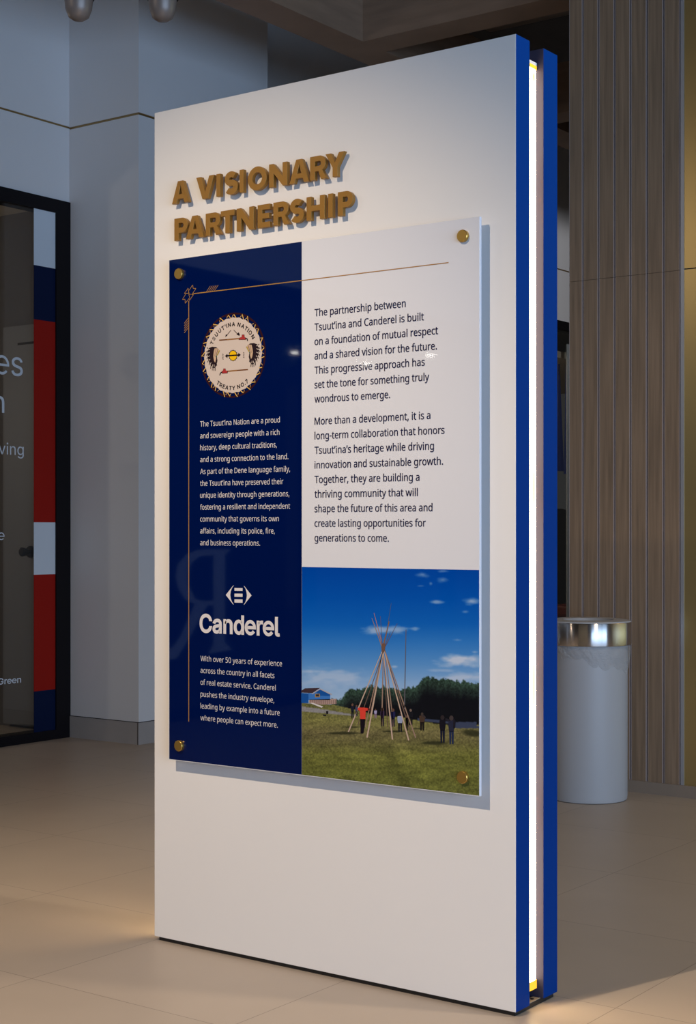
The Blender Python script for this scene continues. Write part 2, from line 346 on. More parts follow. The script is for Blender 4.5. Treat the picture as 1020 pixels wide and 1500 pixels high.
  'r': [259, [[53,0,53,379,112,379,112,321,115,321,130,347,152,367,181,380,213,385,229,384,243,384,243,322,230,324,219,325,207,326,182,323,159,315,140,301,126,284,117,262,114,237,114,0]]],
  's': [365, [[182,-8,145,-5,112,3,84,18,62,38,45,63,36,94,94,107,105,79,124,60,150,49,181,45,217,50,244,62,262,81,268,103,265,121,254,136,237,147,212,155,149,170,104,186,72,208,53,237,47,274,51,305,65,332,87,354,115,370,149,381,187,384,223,381,254,372,279,358,299,339,314,316,324,290,268,277,258,298,243,316,219,328,187,333,156,329,131,317,114,299,109,277,112,258,124,243,144,232,172,223,229,209,275,194,306,171,325,142,331,107,326,75,312,47,290,24,260,6,223,-5]]],
  'v': [389, [[163,0,17,379,84,379,165,155,177,121,187,87,196,53,206,21,184,21,194,53,203,87,213,121,224,155,305,379,371,379,226,0]]],
  '’': [177, [[52,318,82,509,151,509,98,318]]],
  ' ': [188, []],
 },
}


def text_shapes(s, font, size, xs=1.0, spacing=0.0):
    """outlines of one line of text with its left end at u = 0 and the baseline at v = 0"""
    out, pen = [], 0.0
    for ch in s:
        adv, cons = GLYPHS[font][ch]
        cs = [[((pen + c[i]) * size / 1000 * xs, c[i + 1] * size / 1000) for i in range(0, len(c), 2)] for c in cons]
        if cs:
            out.append((ch, cs))
        pen += adv + spacing
    us = [p[0] for _, cs in out for c in cs for p in c]
    return out, min(us), max(us)


def outline_mesh(contours, offset=0.0):
    """fills 2D contours with Blender's own curve filler; returns verts and faces in the uv plane"""
    cu = bpy.data.curves.new('outline', 'CURVE')
    cu.dimensions = '2D'
    cu.fill_mode = 'FRONT'
    cu.offset = offset
    for c in contours:
        sp = cu.splines.new('POLY')
        sp.points.add(len(c) - 1)
        for pt, p in zip(sp.points, c):
            pt.co = (p[0], p[1], 0, 1)
        sp.use_cyclic_u = True
    ob = bpy.data.objects.new('outline', cu)
    me = ob.to_mesh()
    vs = [tuple(v.co) for v in me.vertices]
    fs = [tuple(p.vertices) for p in me.polygons]
    ob.to_mesh_clear()
    bpy.data.objects.remove(ob)
    bpy.data.curves.remove(cu)
    return vs, fs

_cache = {}


def plain_e(w, hgt, t):
    """grotesk e: ring open at the lower right, with a bar"""
    cx, cy, rx, ry = w / 2 + 18, hgt / 2, w / 2, hgt / 2 + 6
    el = lambda a, kx, ky: (cx + kx * math.cos(math.radians(a)), cy + ky * math.sin(math.radians(a)))
    bar0 = cy - t * 0.42
    out = [el(a, rx, ry) for a in range(0, 318, 8)] + [el(318, rx, ry)]
    out += [el(a, rx - t, ry - t) for a in [318] + list(range(312, 188, -8))]
    out += [(cx - math.sqrt(max(0, 1 - ((bar0 - cy) / (ry - t)) ** 2)) * (rx - t), bar0), (cx + rx, bar0)]
    hole = [(cx - (rx - t) * 0.985, bar0 + t * 0.9)] + [el(a, rx - t, ry - t) for a in range(168, 8, -8)] + [(cx + (rx - t) * 0.985, bar0 + t * 0.9)]
    return [[v for p in c for v in (round(p[0]), round(p[1]))] for c in (out, hole)]


_n = [y for c in GLYPHS['I']['n'][1] for y in c[1::2]]
GLYPHS['I']['e'] = [GLYPHS['I']['e'][0], plain_e(GLYPHS['I']['e'][0] - 38, max(_n), 52)]


def glyph(font, ch, off):
    k = (font, ch, off)
    if k not in _cache:
        cons = GLYPHS[font][ch][1]
        _cache[k] = outline_mesh([[(c[i] / 1000, c[i + 1] / 1000) for i in range(0, len(c), 2)] for c in cons], off) if cons else ([], [])
    return _cache[k]


def write(mb, s, font, u0, u1, v, size, place, offset=0.0, mi=0, col=(1, 1, 1), bold=0.0):
    """one line of text fitted between u0 and u1 on baseline v"""
    _, a, b = text_shapes(s, font, size)
    xs = (u1 - u0) / (b - a)
    pen = 0.0
    for ch in s:
        vs, fs = glyph(font, ch, offset)
        if vs:
            T = lambda p: ((pen / 1000 + p[0]) * size * xs - a * xs + u0, p[1] * size + v)
            mb.add([place(*T(p)) for p in vs], fs, mi, col)
            if bold:
                lift = (lambda u_, v_: [q + e for q, e in zip(place(u_, v_), LIFT[place.__name__])])
                for c in GLYPHS[font][ch][1]:
                    outline_stroke(mb, [T((c[i] / 1000, c[i + 1] / 1000)) for i in range(0, len(c), 2)], bold * size, lift, mi, col)
        pen += GLYPHS[font][ch][0]


LIFT = {'on_glass': (0.0002, 0, 0), '<lambda>': (0, -0.00015, 0)}


def outline_stroke(mb, pts, wdt, place, mi=0, col=(1, 1, 1)):
    """a closed band of the given width along an outline: makes a letter heavier"""
    n = len(pts)
    ins, outs = [], []
    for i in range(n):
        a, b, c = pts[i - 1], pts[i], pts[(i + 1) % n]
        d0, d1 = Vector((b[0] - a[0], b[1] - a[1])), Vector((c[0] - b[0], c[1] - b[1]))
        if d0.length < 1e-9 or d1.length < 1e-9:
            d0 = d1 if d0.length < 1e-9 else d0
            d1 = d0 if d1.length < 1e-9 else d1
        n0, n1 = Vector((-d0.y, d0.x)).normalized(), Vector((-d1.y, d1.x)).normalized()
        m = n0 + n1
        m = m.normalized() if m.length > 1e-6 else n0
        k = wdt / 2 / max(0.6, m.dot(n0))
        ins.append(place(b[0] + m.x * k, b[1] + m.y * k))
        outs.append(place(b[0] - m.x * k, b[1] - m.y * k))
    mb.add(ins + outs, [(i, (i + 1) % n, n + (i + 1) % n, n + i) for i in range(n)], mi, col)


# ------------------------------------------------------------------ materials
M_WALL = mat('wall_paint', (0.72, 0.72, 0.73), 0.6, noise=0.02, scale=2)
M_INT = mat('shop_wall_paint', (0.15, 0.135, 0.13), 0.7, noise=0.03, scale=2)
M_CEIL = mat('ceiling_paint', (0.055, 0.045, 0.04), 0.8, noise=0.2, scale=3)
M_BEAM = mat('beam_wood', (0.27, 0.175, 0.115), 0.55, noise=0.12, scale=4, stretch=(1, 1, 6))
M_DUCT = mat('duct_metal', (0.20, 0.17, 0.15), 0.5, 0.3)
M_BLACK = mat('black_frame', (0.007, 0.006, 0.008), 0.5, spec=0.15)
M_BASEB = mat('baseboard_tile', (0.40, 0.37, 0.35), 0.4, noise=0.05)
M_BRASS = mat('brass_inlay', (0.36, 0.24, 0.10), 0.35, 0.7)
M_DARKGAP = mat('dark_groove', (0.02, 0.016, 0.015), 0.7)
M_SLAT = mat('slat_wood', (0.255, 0.170, 0.105), 0.5, noise=0.22, scale=9, stretch=(7, 7, 0.25))
M_SLATGLINT = mat('slat_edge_highlight', (0.38, 0.31, 0.29), 0.5)  # pale tone paints the highlight along the slat edges
M_GOLD = mat('gold_panel', (0.50, 0.37, 0.155), 0.31, 0.78, noise=0.05, scale=2)
M_GOLDEDGE = mat('metal_edge', (0.45, 0.45, 0.47), 0.4, 0.6)
M_WHITE = mat('white_lacquer', (0.80, 0.785, 0.77), 0.35, spec=0.35, noise=0.01, scale=1.5)
M_BLUE = mat('blue_lacquer', (0.0, 0.032, 0.195), 0.45, spec=0.04)
M_INNER = mat('slot_paint', (0.034, 0.034, 0.066), 0.55, spec=0.1)
M_CORE = mat('core_panel', (0.55, 0.54, 0.54), 0.5)
M_PLATE = mat('base_plate', (0.012, 0.011, 0.011), 0.4)
M_SLOTLIT = mat('lit_slot_plate', (0.42, 0.36, 0.28), 0.4, 0.3)  # paler than the base plate: golden strip light put into its colour
M_LED = emit('light_strip_glow', (1.0, 0.74, 0.42), 13.0)
M_AMBER = emit('amber_glow', (1.0, 0.52, 0.03), 0.75)
M_CAP = mat('strip_end_cap', (0.8, 0.78, 0.75), 0.4)
M_LETTER = mat('bronze_letter', (0.31, 0.155, 0.025), 0.40, 0.35, noise=0.05, scale=12)
M_ACRYL = mat('board_white', (0.70, 0.71, 0.755), 0.03, spec=0.5)
M_NAVY = mat('board_navy', (0.0, 0.006, 0.062), 0.03, spec=0.5)
M_INK = mat('ink_navy', (0.016, 0.014, 0.055), 0.03)
M_PALE = mat('ink_white', (0.72, 0.68, 0.68), 0.05)
M_GOLDINK = mat('ink_gold', (0.38, 0.20, 0.05), 0.05)
M_STAND = mat('standoff_gold', (0.62, 0.38, 0.09), 0.28, 0.85)
M_BIN = mat('bin_plastic', (0.40, 0.40, 0.41), 0.45)
M_CHROME = mat('brushed_chrome', (0.62, 0.59, 0.57), 0.24, 1.0)
_nt = M_CHROME.node_tree
_tg = _nt.nodes.new('ShaderNodeTangent')
_tg.direction_type = 'RADIAL'
_tg.axis = 'Z'
_b = _nt.nodes['Principled BSDF']
_b.inputs['Anisotropic'].default_value = 0.97
_b.inputs['Anisotropic Rotation'].default_value = 0.25
_nt.links.new(_tg.outputs[0], _b.inputs['Tangent'])
M_RIM = mat('bin_rim', (0.42, 0.41, 0.41), 0.5)
M_DECAL = mat('white_vinyl', (0.64, 0.71, 0.78), 0.5, spec=0.15)
M_DNAVY = mat('navy_vinyl', (0.003, 0.010, 0.045), 0.5, spec=0.1)
M_DRED = mat('red_vinyl', (0.33, 0.012, 0.007), 0.5, spec=0.1)
M_LAMPW = emit('lamp_disc', (1.0, 0.93, 0.84), 36.0)
M_LAMPB = mat('lamp_body', (0.24, 0.20, 0.18), 0.4, 0.3)
M_IDOOR = mat('interior_door', (0.24, 0.235, 0.235), 0.5)
M_PENN = mat('blue_fabric', (0.015, 0.035, 0.22), 0.8)
M_BEIGE = mat('beige_paint', (0.50, 0.42, 0.32), 0.7)
M_CHAIR = mat('charcoal_fabric', (0.03, 0.028, 0.03), 0.8)
M_REDBOX = mat('red_plastic', (0.20, 0.03, 0.015), 0.5)


def attr_mat(name, rough):
    m = bpy.data.materials.new(name)
    m.use_nodes = True
    nt = m.node_tree
    b = nt.nodes['Principled BSDF']
    a = nt.nodes.new('ShaderNodeAttribute')
    a.attribute_name = 'Col'
    nt.links.new(a.outputs['Color'], b.inputs['Base Color'])
    b.inputs['Roughness'].default_value = rough
    return m


M_PRINT = attr_mat('colour_print', 0.03)


def glass_mat():
    m = bpy.data.materials.new('shop_glass')
    m.use_nodes = True
    nt = m.node_tree
    nt.nodes.clear()
    out = nt.nodes.new('ShaderNodeOutputMaterial')
    mix = nt.nodes.new('ShaderNodeMixShader')
    tr = nt.nodes.new('ShaderNodeBsdfTransparent')
    tr.inputs[0].default_value = (0.86, 0.88, 0.88, 1)
    gl = nt.nodes.new('ShaderNodeBsdfGlossy')
    gl.inputs['Roughness'].default_value = 0.02
    fr = nt.nodes.new('ShaderNodeFresnel')
    geo = nt.nodes.new('ShaderNodeNewGeometry')
    ior = nt.nodes.new('ShaderNodeMapRange')      # same reflectance on the way in and on the way out
    ior.inputs['To Min'].default_value = 1.45
    ior.inputs['To Max'].default_value = 1 / 1.45
    nt.links.new(geo.outputs['Backfacing'], ior.inputs['Value'])
    nt.links.new(ior.outputs['Result'], fr.inputs[0])
    nt.links.new(fr.outputs[0], mix.inputs[0])
    nt.links.new(tr.outputs[0], mix.inputs[1])
    nt.links.new(gl.outputs[0], mix.inputs[2])
    nt.links.new(mix.outputs[0], out.inputs[0])
    return m


M_GLASS = glass_mat()


def film_mat():
    m = bpy.data.materials.new('clear_film')
    m.use_nodes = True
    nt = m.node_tree
    nt.nodes.clear()
    out = nt.nodes.new('ShaderNodeOutputMaterial')
    mix = nt.nodes.new('ShaderNodeMixShader')
    mix.inputs[0].default_value = 0.26
    tr = nt.nodes.new('ShaderNodeBsdfTransparent')
    p = nt.nodes.new('ShaderNodeBsdfPrincipled')
    p.inputs['Base Color'].default_value = (0.66, 0.66, 0.66, 1)
    p.inputs['Roughness'].default_value = 0.10
    n = nt.nodes.new('ShaderNodeTexVoronoi')
    n.inputs['Scale'].default_value = 30
    n.inputs['Randomness'].default_value = 1.0
    bp = nt.nodes.new('ShaderNodeBump')
    bp.inputs['Strength'].default_value = 0.8
    bp.inputs['Distance'].default_value = 0.008
    nt.links.new(n.outputs['Distance'], bp.inputs['Height'])
    nt.links.new(bp.outputs['Normal'], p.inputs['Normal'])
    nt.links.new(tr.outputs[0], mix.inputs[1])
    nt.links.new(p.outputs[0], mix.inputs[2])
    nt.links.new(mix.outputs[0], out.inputs[0])
    return m


M_FILM = film_mat()


def floor_mat():
    m = bpy.data.materials.new('floor_tile')
    m.use_nodes = True
    nt = m.node_tree
    b = nt.nodes['Principled BSDF']
    tc = nt.nodes.new('ShaderNodeTexCoord')
    mp = nt.nodes.new('ShaderNodeMapping')
    mp.inputs['Location'].default_value = (0.525 + 0.69 * 40, -0.214 + 0.692 * 40, 0)
    br = nt.nodes.new('ShaderNodeTexBrick')
    br.offset = 0.0
    br.inputs['Color1'].default_value = (0.47, 0.392, 0.320, 1)
    br.inputs['Color2'].default_value = (0.49, 0.408, 0.335, 1)
    br.inputs['Mortar'].default_value = (0.25, 0.20, 0.16, 1)
    br.inputs['Scale'].default_value = 1.0
    br.inputs['Mortar Size'].default_value = 0.0014
    br.inputs['Mortar Smooth'].default_value = 0.3
    br.inputs['Brick Width'].default_value = 0.69
    br.inputs['Row Height'].default_value = 0.692
    n = nt.nodes.new('ShaderNodeTexNoise')
    n.inputs['Scale'].default_value = 3.0
    n.inputs['Detail'].default_value = 8
    mx = nt.nodes.new('ShaderNodeMix')
    mx.data_type = 'RGBA'
    mx.blend_type = 'MULTIPLY'
    mx.inputs[0].default_value = 0.16
    nt.links.new(tc.outputs['Object'], mp.inputs['Vector'])
    nt.links.new(mp.outputs['Vector'], br.inputs['Vector'])
    nt.links.new(tc.outputs['Object'], n.inputs['Vector'])
    nt.links.new(br.outputs['Color'], mx.inputs[6])
    nt.links.new(n.outputs['Fac'], mx.inputs[7])
    nt.links.new(mx.outputs[2], b.inputs['Base Color'])
    b.inputs['Roughness'].default_value = 0.42
    b.inputs['Specular IOR Level'].default_value = 0.4
    return m


M_FLOOR = floor_mat()

# ------------------------------------------------------------------ setting
XW = -4.69          # the shopfront wall on the left
YP = 2.96           # front face of the pilaster
struct(MB().box((-13, -16, -0.1), (7.4, 15, 0)).build('floor', M_FLOOR))
struct(MB().box((-13, -16, 4.95), (7.4, 15, 5.05)).build('ceiling', M_CEIL))

# shopfront wall: solid above the heads, between the bays and past the last bay
w = MB()
REV = 3.552
for z0, z1 in ((REV + 0.006, 4.95), (0, REV - 0.006)):
    for y0, y1, head in ((-16, -9.2, 0), (-9.2, -3.35, 2.888), (-3.35, -2.6, 0), (-2.6, 2.975, 3.114), (2.975, 4.3, 0), (4.3, 12.5, 3.09), (12.5, 15, 0)):
        a = max(z0, head)
        if a < z1:
            w.box((XW - 0.18, y0, a), (XW, y1, z1))
struct(w.build('wall_left', M_WALL))
struct(MB().box((XW - 0.17, -16, REV - 0.006), (XW - 0.006, 15, REV + 0.006)).build('trim_1', M_BRASS))
# pilaster standing proud of the wall
p = MB()
p.box((XW, YP, 0.125), (-4.132, 4.106, REV - 0.012)).box((XW, YP, REV + 0.002), (-4.132, 4.106, 4.95))
p.box((XW, YP + 0.006, REV - 0.012), (-4.138, 4.10, REV + 0.002), 1)
struct(p.build('wall_pilaster', [M_WALL, M_BRASS]))
b = MB()
b.box((XW, YP - 0.006, 0), (-4.126, YP + 0.02, 0.123)).box((-4.15, YP + 0.02, 0), (-4.126, 4.112, 0.123))
b.box((-4.134, YP - 0.0075, 0), (-4.131, YP - 0.005, 0.123), 1)
b.box((XW, YP - 0.004, 0.1231), (-4.128, YP + 0.02, 0.1265), 1).box((-4.15, YP + 0.02, 0.1231), (-4.128, 4.108, 0.1265), 1)
struct(b.build('baseboard_pilaster', [M_BASEB, M_DARKGAP]))


def shopfront(n, y0, y1, head, mullions, label):
    """glazed bay in the left wall: black frame with one pane behind it"""
    fr = MB()
    t = 0.126
    fr.box((XW - 0.09, y0, 0), (XW + 0.012, y0 + t, head)).box((XW - 0.09, y1 - t, 0), (XW + 0.012, y1, head))
    fr.box((XW - 0.09, y0 + t, head - 0.078), (XW + 0.012, y1 - t, head)).box((XW - 0.09, y0 + t, 0), (XW + 0.012, y1 - t, 0.055))
    for y in mullions:
        fr.box((XW - 0.09, y - 0.04, 0.055), (XW + 0.012, y + 0.04, head - 0.078))
    o = struct(fr.build('window_%d' % n, M_BLACK), label)
    MB().box((XW - 0.012, y0 + t - 0.01, 0.045), (XW, y1 - t + 0.01, head - 0.068)).build('pane', M_GLASS, o)
    return o


win1 = shopfront(1, -2.6, 2.975, 3.114, (1.1, -0.75), 'black framed shopfront with dark glass beside the pilaster')
win2 = shopfront(2, -9.2, -3.35, 2.888, (-5.35, -7.2), 'black framed shopfront farther along the wall')
win3 = shopfront(3, 4.3, 12.5, 3.09, (6.9,), 'black framed shopfront behind the kiosk')

# vinyl on the first pane: the striped band and the ends of the text lines
XV = XW + 0.001
bands = [(2.714, 3.040, 0), (2.405, 2.714, 1), (1.250, 2.405, 2), (0.952, 1.250, 0), (0.288, 0.952, 2), (0.050, 0.288, 1)]
v = MB()
for z0, z1, mi in bands:
    v.box((XV, 2.686, z0), (XV + 0.002, 2.849, z1), mi)
v.build('vinyl_stripes', [M_DECAL, M_DNAVY, M_DRED], win1)
t = MB()


def on_glass(u, z):
    return (XV + 0.001, u, z)


HX = 0.455


def glass_line(s, px0, px1, py, size, off):
    a, c = on_x(px0, py, XV), on_x(px1, py, XV)
    write(t, s, 'I', a[1], c[1], c[2], size, on_glass, bold=off)


def xh(px, ya, yb):
    return on_x(px, ya, XV)[2] - on_x(px, yb, XV)[2]


glass_line('es', -8, 33.3, 551.5, xh(25, 519, 551.5) / HX, 0.0)
glass_line('n', -11, 6.2, 605, xh(3, 576, 605) / HX, 0.0)
glass_line('ving', -2, 34.5, 667, xh(20, 652, 667) / HX, 0.0)
glass_line('e', -3, 6.5, 791, xh(3, 778, 791) / HX, 0.0)
glass_line('Green', -3, 30.5, 999.5, xh(3, 988, 1000) / 0.70, 0.03)
t.build('vinyl_lettering', M_DECAL, win1)

# big serif R on the glass of the bay behind the viewer (it shows mirrored in the glossy board)


def mir(cx, cy):
    q = on_x(240 + cx / 4.548, 800 + cy / 4.548, XW)
    return (-0.07 - q[1], q[2])


Rout = [(300, 20), (445, 20), (405, 62), (405, 640), (452, 690), (295, 716), (330, 655), (330, 392), (288, 396), (150, 640), (85, 745), (38, 756), (10, 756),
        (10, 690), (60, 672), (110, 600), (205, 385), (140, 355), (95, 280), (78, 200), (92, 120), (150, 55), (220, 26)]
Rin = [(330, 60), (240, 66), (180, 110), (160, 190), (165, 270), (210, 355), (270, 366), (330, 362)]
rm = MB()
rm.prism([[mir(*q) for q in Rout], [mir(*q) for q in Rin]], lambda u, z, d: (XV + d, u, z), 0.0, 0.003)
rm.build('vinyl_initial', M_DECAL, win2)

# shop behind the first bay: party wall, back wall, low ceiling, door
struct(MB().box((-11, 3.10, 0), (XW - 0.2, 3.25, 3.15)).build('wall_shop_side', M_INT))
struct(MB().box((-11.2, -13, 0), (-11, 12.6, 3.15)).build('wall_shop_back', M_INT))
struct(MB().box((-11, -13, 3.15), (XW - 0.19, 12.6, 3.3)).build('ceiling_shop', mat('shop_ceiling', (0.62, 0.56, 0.48), 0.7)))
d1 = struct(MB().box((-5.37, 3.055, 0.02), (-4.9, 3.1, 2.45)).build('door_1', M_IDOOR), 'grey interior door behind the shopfront glass')
MB().box((-5.23, 3.045, 0.03), (-4.9, 3.055, 2.33)).build('door_leaf', M_IDOOR, d1)
MB().box((-5.23, 3.047, 2.33), (-4.9, 3.056, 2.345)).build('head_gap', M_DARKGAP, d1)
k = MB()
kx, kz = -5.10, 1.075
k.tube((kx, 3.045, kz), (kx, 3.028, kz), 0.036).tube((kx, 3.03, kz), (kx, 2.985, kz), 0.012)
k.tube((kx, 2.99, kz), (kx, 2.965, kz), 0.024, r2=0.028).tube((kx, 2.965, kz), (kx, 2.958, kz), 0.028, r2=0.02)
k.build('door_knob', M_BLACK, d1)

# slatted wood wall and gold panel behind the kiosk
YS = 3.175
s = MB()
xs = [-1.536, -1.461, -1.379, -1.297, -1.216, -1.134, -1.052, -0.971]
for a, c in zip(xs[:-1], xs[1:]):
    for z0, z1 in ((0.055, 2.3772), (2.3788, 4.95)):
        s.box((a + 0.003, YS, z0), (c - 0.0095, YS + 0.02, z1))
        s.box((a + 0.0005, YS, z0), (a + 0.003, YS + 0.02, z1), 3).box((c - 0.0095, YS, z0), (c - 0.006, YS + 0.02, z1), 3)  # strips added beside each gap as painted edge highlights
s.box((-1.533, YS + 0.02, 0.0), (-0.96, YS + 0.2, 4.95), 1)
s.box((-0.971, YS - 0.004, 0.055), (-0.955, YS + 0.02, 4.95), 2)
struct(s.build('wall_slats', [M_SLAT, M_DARKGAP, M_GOLDEDGE, M_SLATGLINT]))
g = MB()
g.box((-0.955, YS, 0.055), (3.6, YS + 0.2, 2.378)).box((-0.955, YS, 2.383), (3.6, YS + 0.2, 4.95))
g.box((-0.955, YS + 0.006, 2.376), (3.6, YS + 0.19, 2.385), 1)
struct(g.build('wall_gold', [M_GOLD, M_DARKGAP]))
struct(MB().box((-1.535, YS - 0.012, 0), (3.6, YS + 0.1, 0.055)).build('baseboard_back', mat('back_baseboard', (0.26, 0.20, 0.15), 0.5)))

# hall ceiling: wood beams, ducts
beam = MB()
for x in (-2.97, 1.2, 5.0):
    beam.box((x - 0.22, -12, 3.87), (x, 14, 4.20))
struct(beam.build('trim_beams_long', M_BEAM))
beam = MB()
for y in (3.5, 5.4, 7.4, 10.2):
    beam.box((-2.97, y, 3.87), (7, y + 0.22, 4.19))
struct(beam.build('trim_beams_cross', M_BEAM))

dk = thing('ceiling_duct', 'dark round ventilation duct under the ceiling behind the kiosk', 'duct', (0, 4.7, 4.35))
MB().tube((-2.9, 4.7, 4.40), (3.5, 4.7, 4.40), 0.17, 32).build('pipe', M_DUCT, dk, smooth=True)
for x in (-2.2, -0.9, 0.4, 1.7):
    MB().tube((x - 0.02, 4.7, 4.40), (x + 0.02, 4.7, 4.40), 0.18, 32).build('collar', M_DUCT, dk)
    MB().tube((x, 4.7, 4.56), (x, 4.7, 4.96), 0.008).build('hanger', M_DUCT, dk)

# right-hand side of the hall: tall glazing that lets the daylight in
gw = MB()
gw.box((7.1, -16, 3.15), (7.3, 15, 4.95)).box((7.1, -16, 0), (7.3, -8.2, 3.15)).box((7.1, 1.0, 0), (7.3, 15, 3.15))
struct(gw.build('wall_right', M_WALL))
gf = MB()
for y in (-8.2, -5.9, -3.6, -1.3, 0.94):
    gf.box((7.05, y, 0.0), (7.15, y + 0.06, 3.15))
gf.box((7.05, -8.14, 0.0), (7.15, 0.94, 0.05)).box((7.05, -8.14, 3.09), (7.15, 0.94, 3.15))
struct(gf.build('window_4', M_BLACK))

# ------------------------------------------------------------------ the kiosk
KX0, KX1, KT = -1.217, 0.0, 2.427
KZ = 0.012
kiosk = thing('display_kiosk', 'tall white and blue freestanding display kiosk with bronze lettering and glowing side strip', 'sign', (-0.6085, 0.107, 0))


def slab(name, y0, y1, front):
    """panel with white faces and blue edges"""
    m = MB()
    e = 0.0025
    m.box((KX0, y0, KZ), (KX1, y1, KT))
    o = m.build(name, [M_BLUE, M_WHITE, M_INNER], kiosk, bevel=0.0012)
    for pl in o.data.polygons:
        if (pl.normal.y < -0.9) == front and abs(pl.normal.y) > 0.9:
            pl.material_index = 1
        elif abs(pl.normal.y) > 0.9:
            pl.material_index = 2
    return o


slab('front_panel', 0.0, 0.069, True)
slab('rear_panel', 0.140, 0.2135, False)
MB().box((KX0 + 0.03, 0.069, 0.03), (KX1 - 0.03, 0.140, 2.39)).build('core', M_CORE, kiosk)
for xa, xb in ((-0.03, -0.0192), (KX0 + 0.03, KX0 + 0.0192)):
    st = MB()
    ys = [0.0735, 0.083, 0.105, 0.128, 0.1385]
    dx = [0.0022, 0.0004, 0, 0.0004, 0.0022]
    sg = 1 if xa < xb else -1
    n = len(ys)
    vs = [(xb - sg * q, y, z) for z in (0.058, 2.374) for y, q in zip(ys, dx)]
    st.add(vs, [(i, i + 1, n + i + 1, n + i) for i in range(n - 1)])
    sp = st.build('light_strip', M_LED, kiosk)
    cp = MB()
    cp.box((min(xa, xb), 0.0725, 2.384), (max(xa, xb), 0.1395, 2.392)).box((min(xa, xb), 0.0725, 2.374), (max(xa, xb), 0.1395, 2.384), 1).build('end_cap', [M_CAP, M_AMBER], sp)
    cp = MB()
    cp.box((min(xa, xb), 0.0725, 0.036), (max(xa, xb), 0.1395, 0.058)).build('end_cap', M_AMBER, sp)
    for z0, z1, wd in ((0.055, 0.30, 0.004), (0.42, 0.56, 0.006), (0.70, 0.92, 0.007), (1.22, 1.40, 0.007), (1.98, 2.17, 0.006), (2.335, 2.371, 0.008)):
        am = MB()
        yc = on_x(781.8, 778, -0.0192)[1]
        nn = 10
        L, Rr_ = [], []
        for i in range(nn + 1):
            q = i / nn
            hw = wd / 2 * math.sin(PI * q) ** 0.7
            L.append((xb + sg * 0.0006, yc - hw, z0 + (z1 - z0) * q))
            Rr_.append((xb + sg * 0.0006, yc + hw, z0 + (z1 - z0) * q))
        am.add(L + Rr_, [(i, i + 1, nn + 2 + i, nn + 1 + i) for i in range(nn)])
        am.build('amber_flare', M_AMBER, sp, fix=False)  # added lens shapes that paint the strip's uneven amber flare
bp = MB()
bp.box((KX0 + 0.012, 0.008, 0), (KX1 - 0.008, 0.2055, KZ))
pl_ = bp.build('base_plate', M_PLATE, kiosk)
for xa, xb in ((KX0 + 0.013, KX0 + 0.03), (KX1 - 0.03, KX1 - 0.009)):
    MB().box((xa, 0.0705, KZ), (xb, 0.1385, KZ + 0.0015)).build('lit_slot_plate', M_SLOTLIT, pl_)
MB().tube((-0.020, 0.116, KZ + 0.0015), (-0.020, 0.116, KZ + 0.003), 0.005).build('screw', M_BLACK, pl_)

# raised letters ---------------------------------------------------


def arc(cx, cy, rx, ry, a0, a1, n=14):
    return [(cx + rx * math.cos(math.radians(a0 + (a1 - a0) * i / n)), cy + ry * math.sin(math.radians(a0 + (a1 - a0) * i / n))) for i in range(n + 1)]


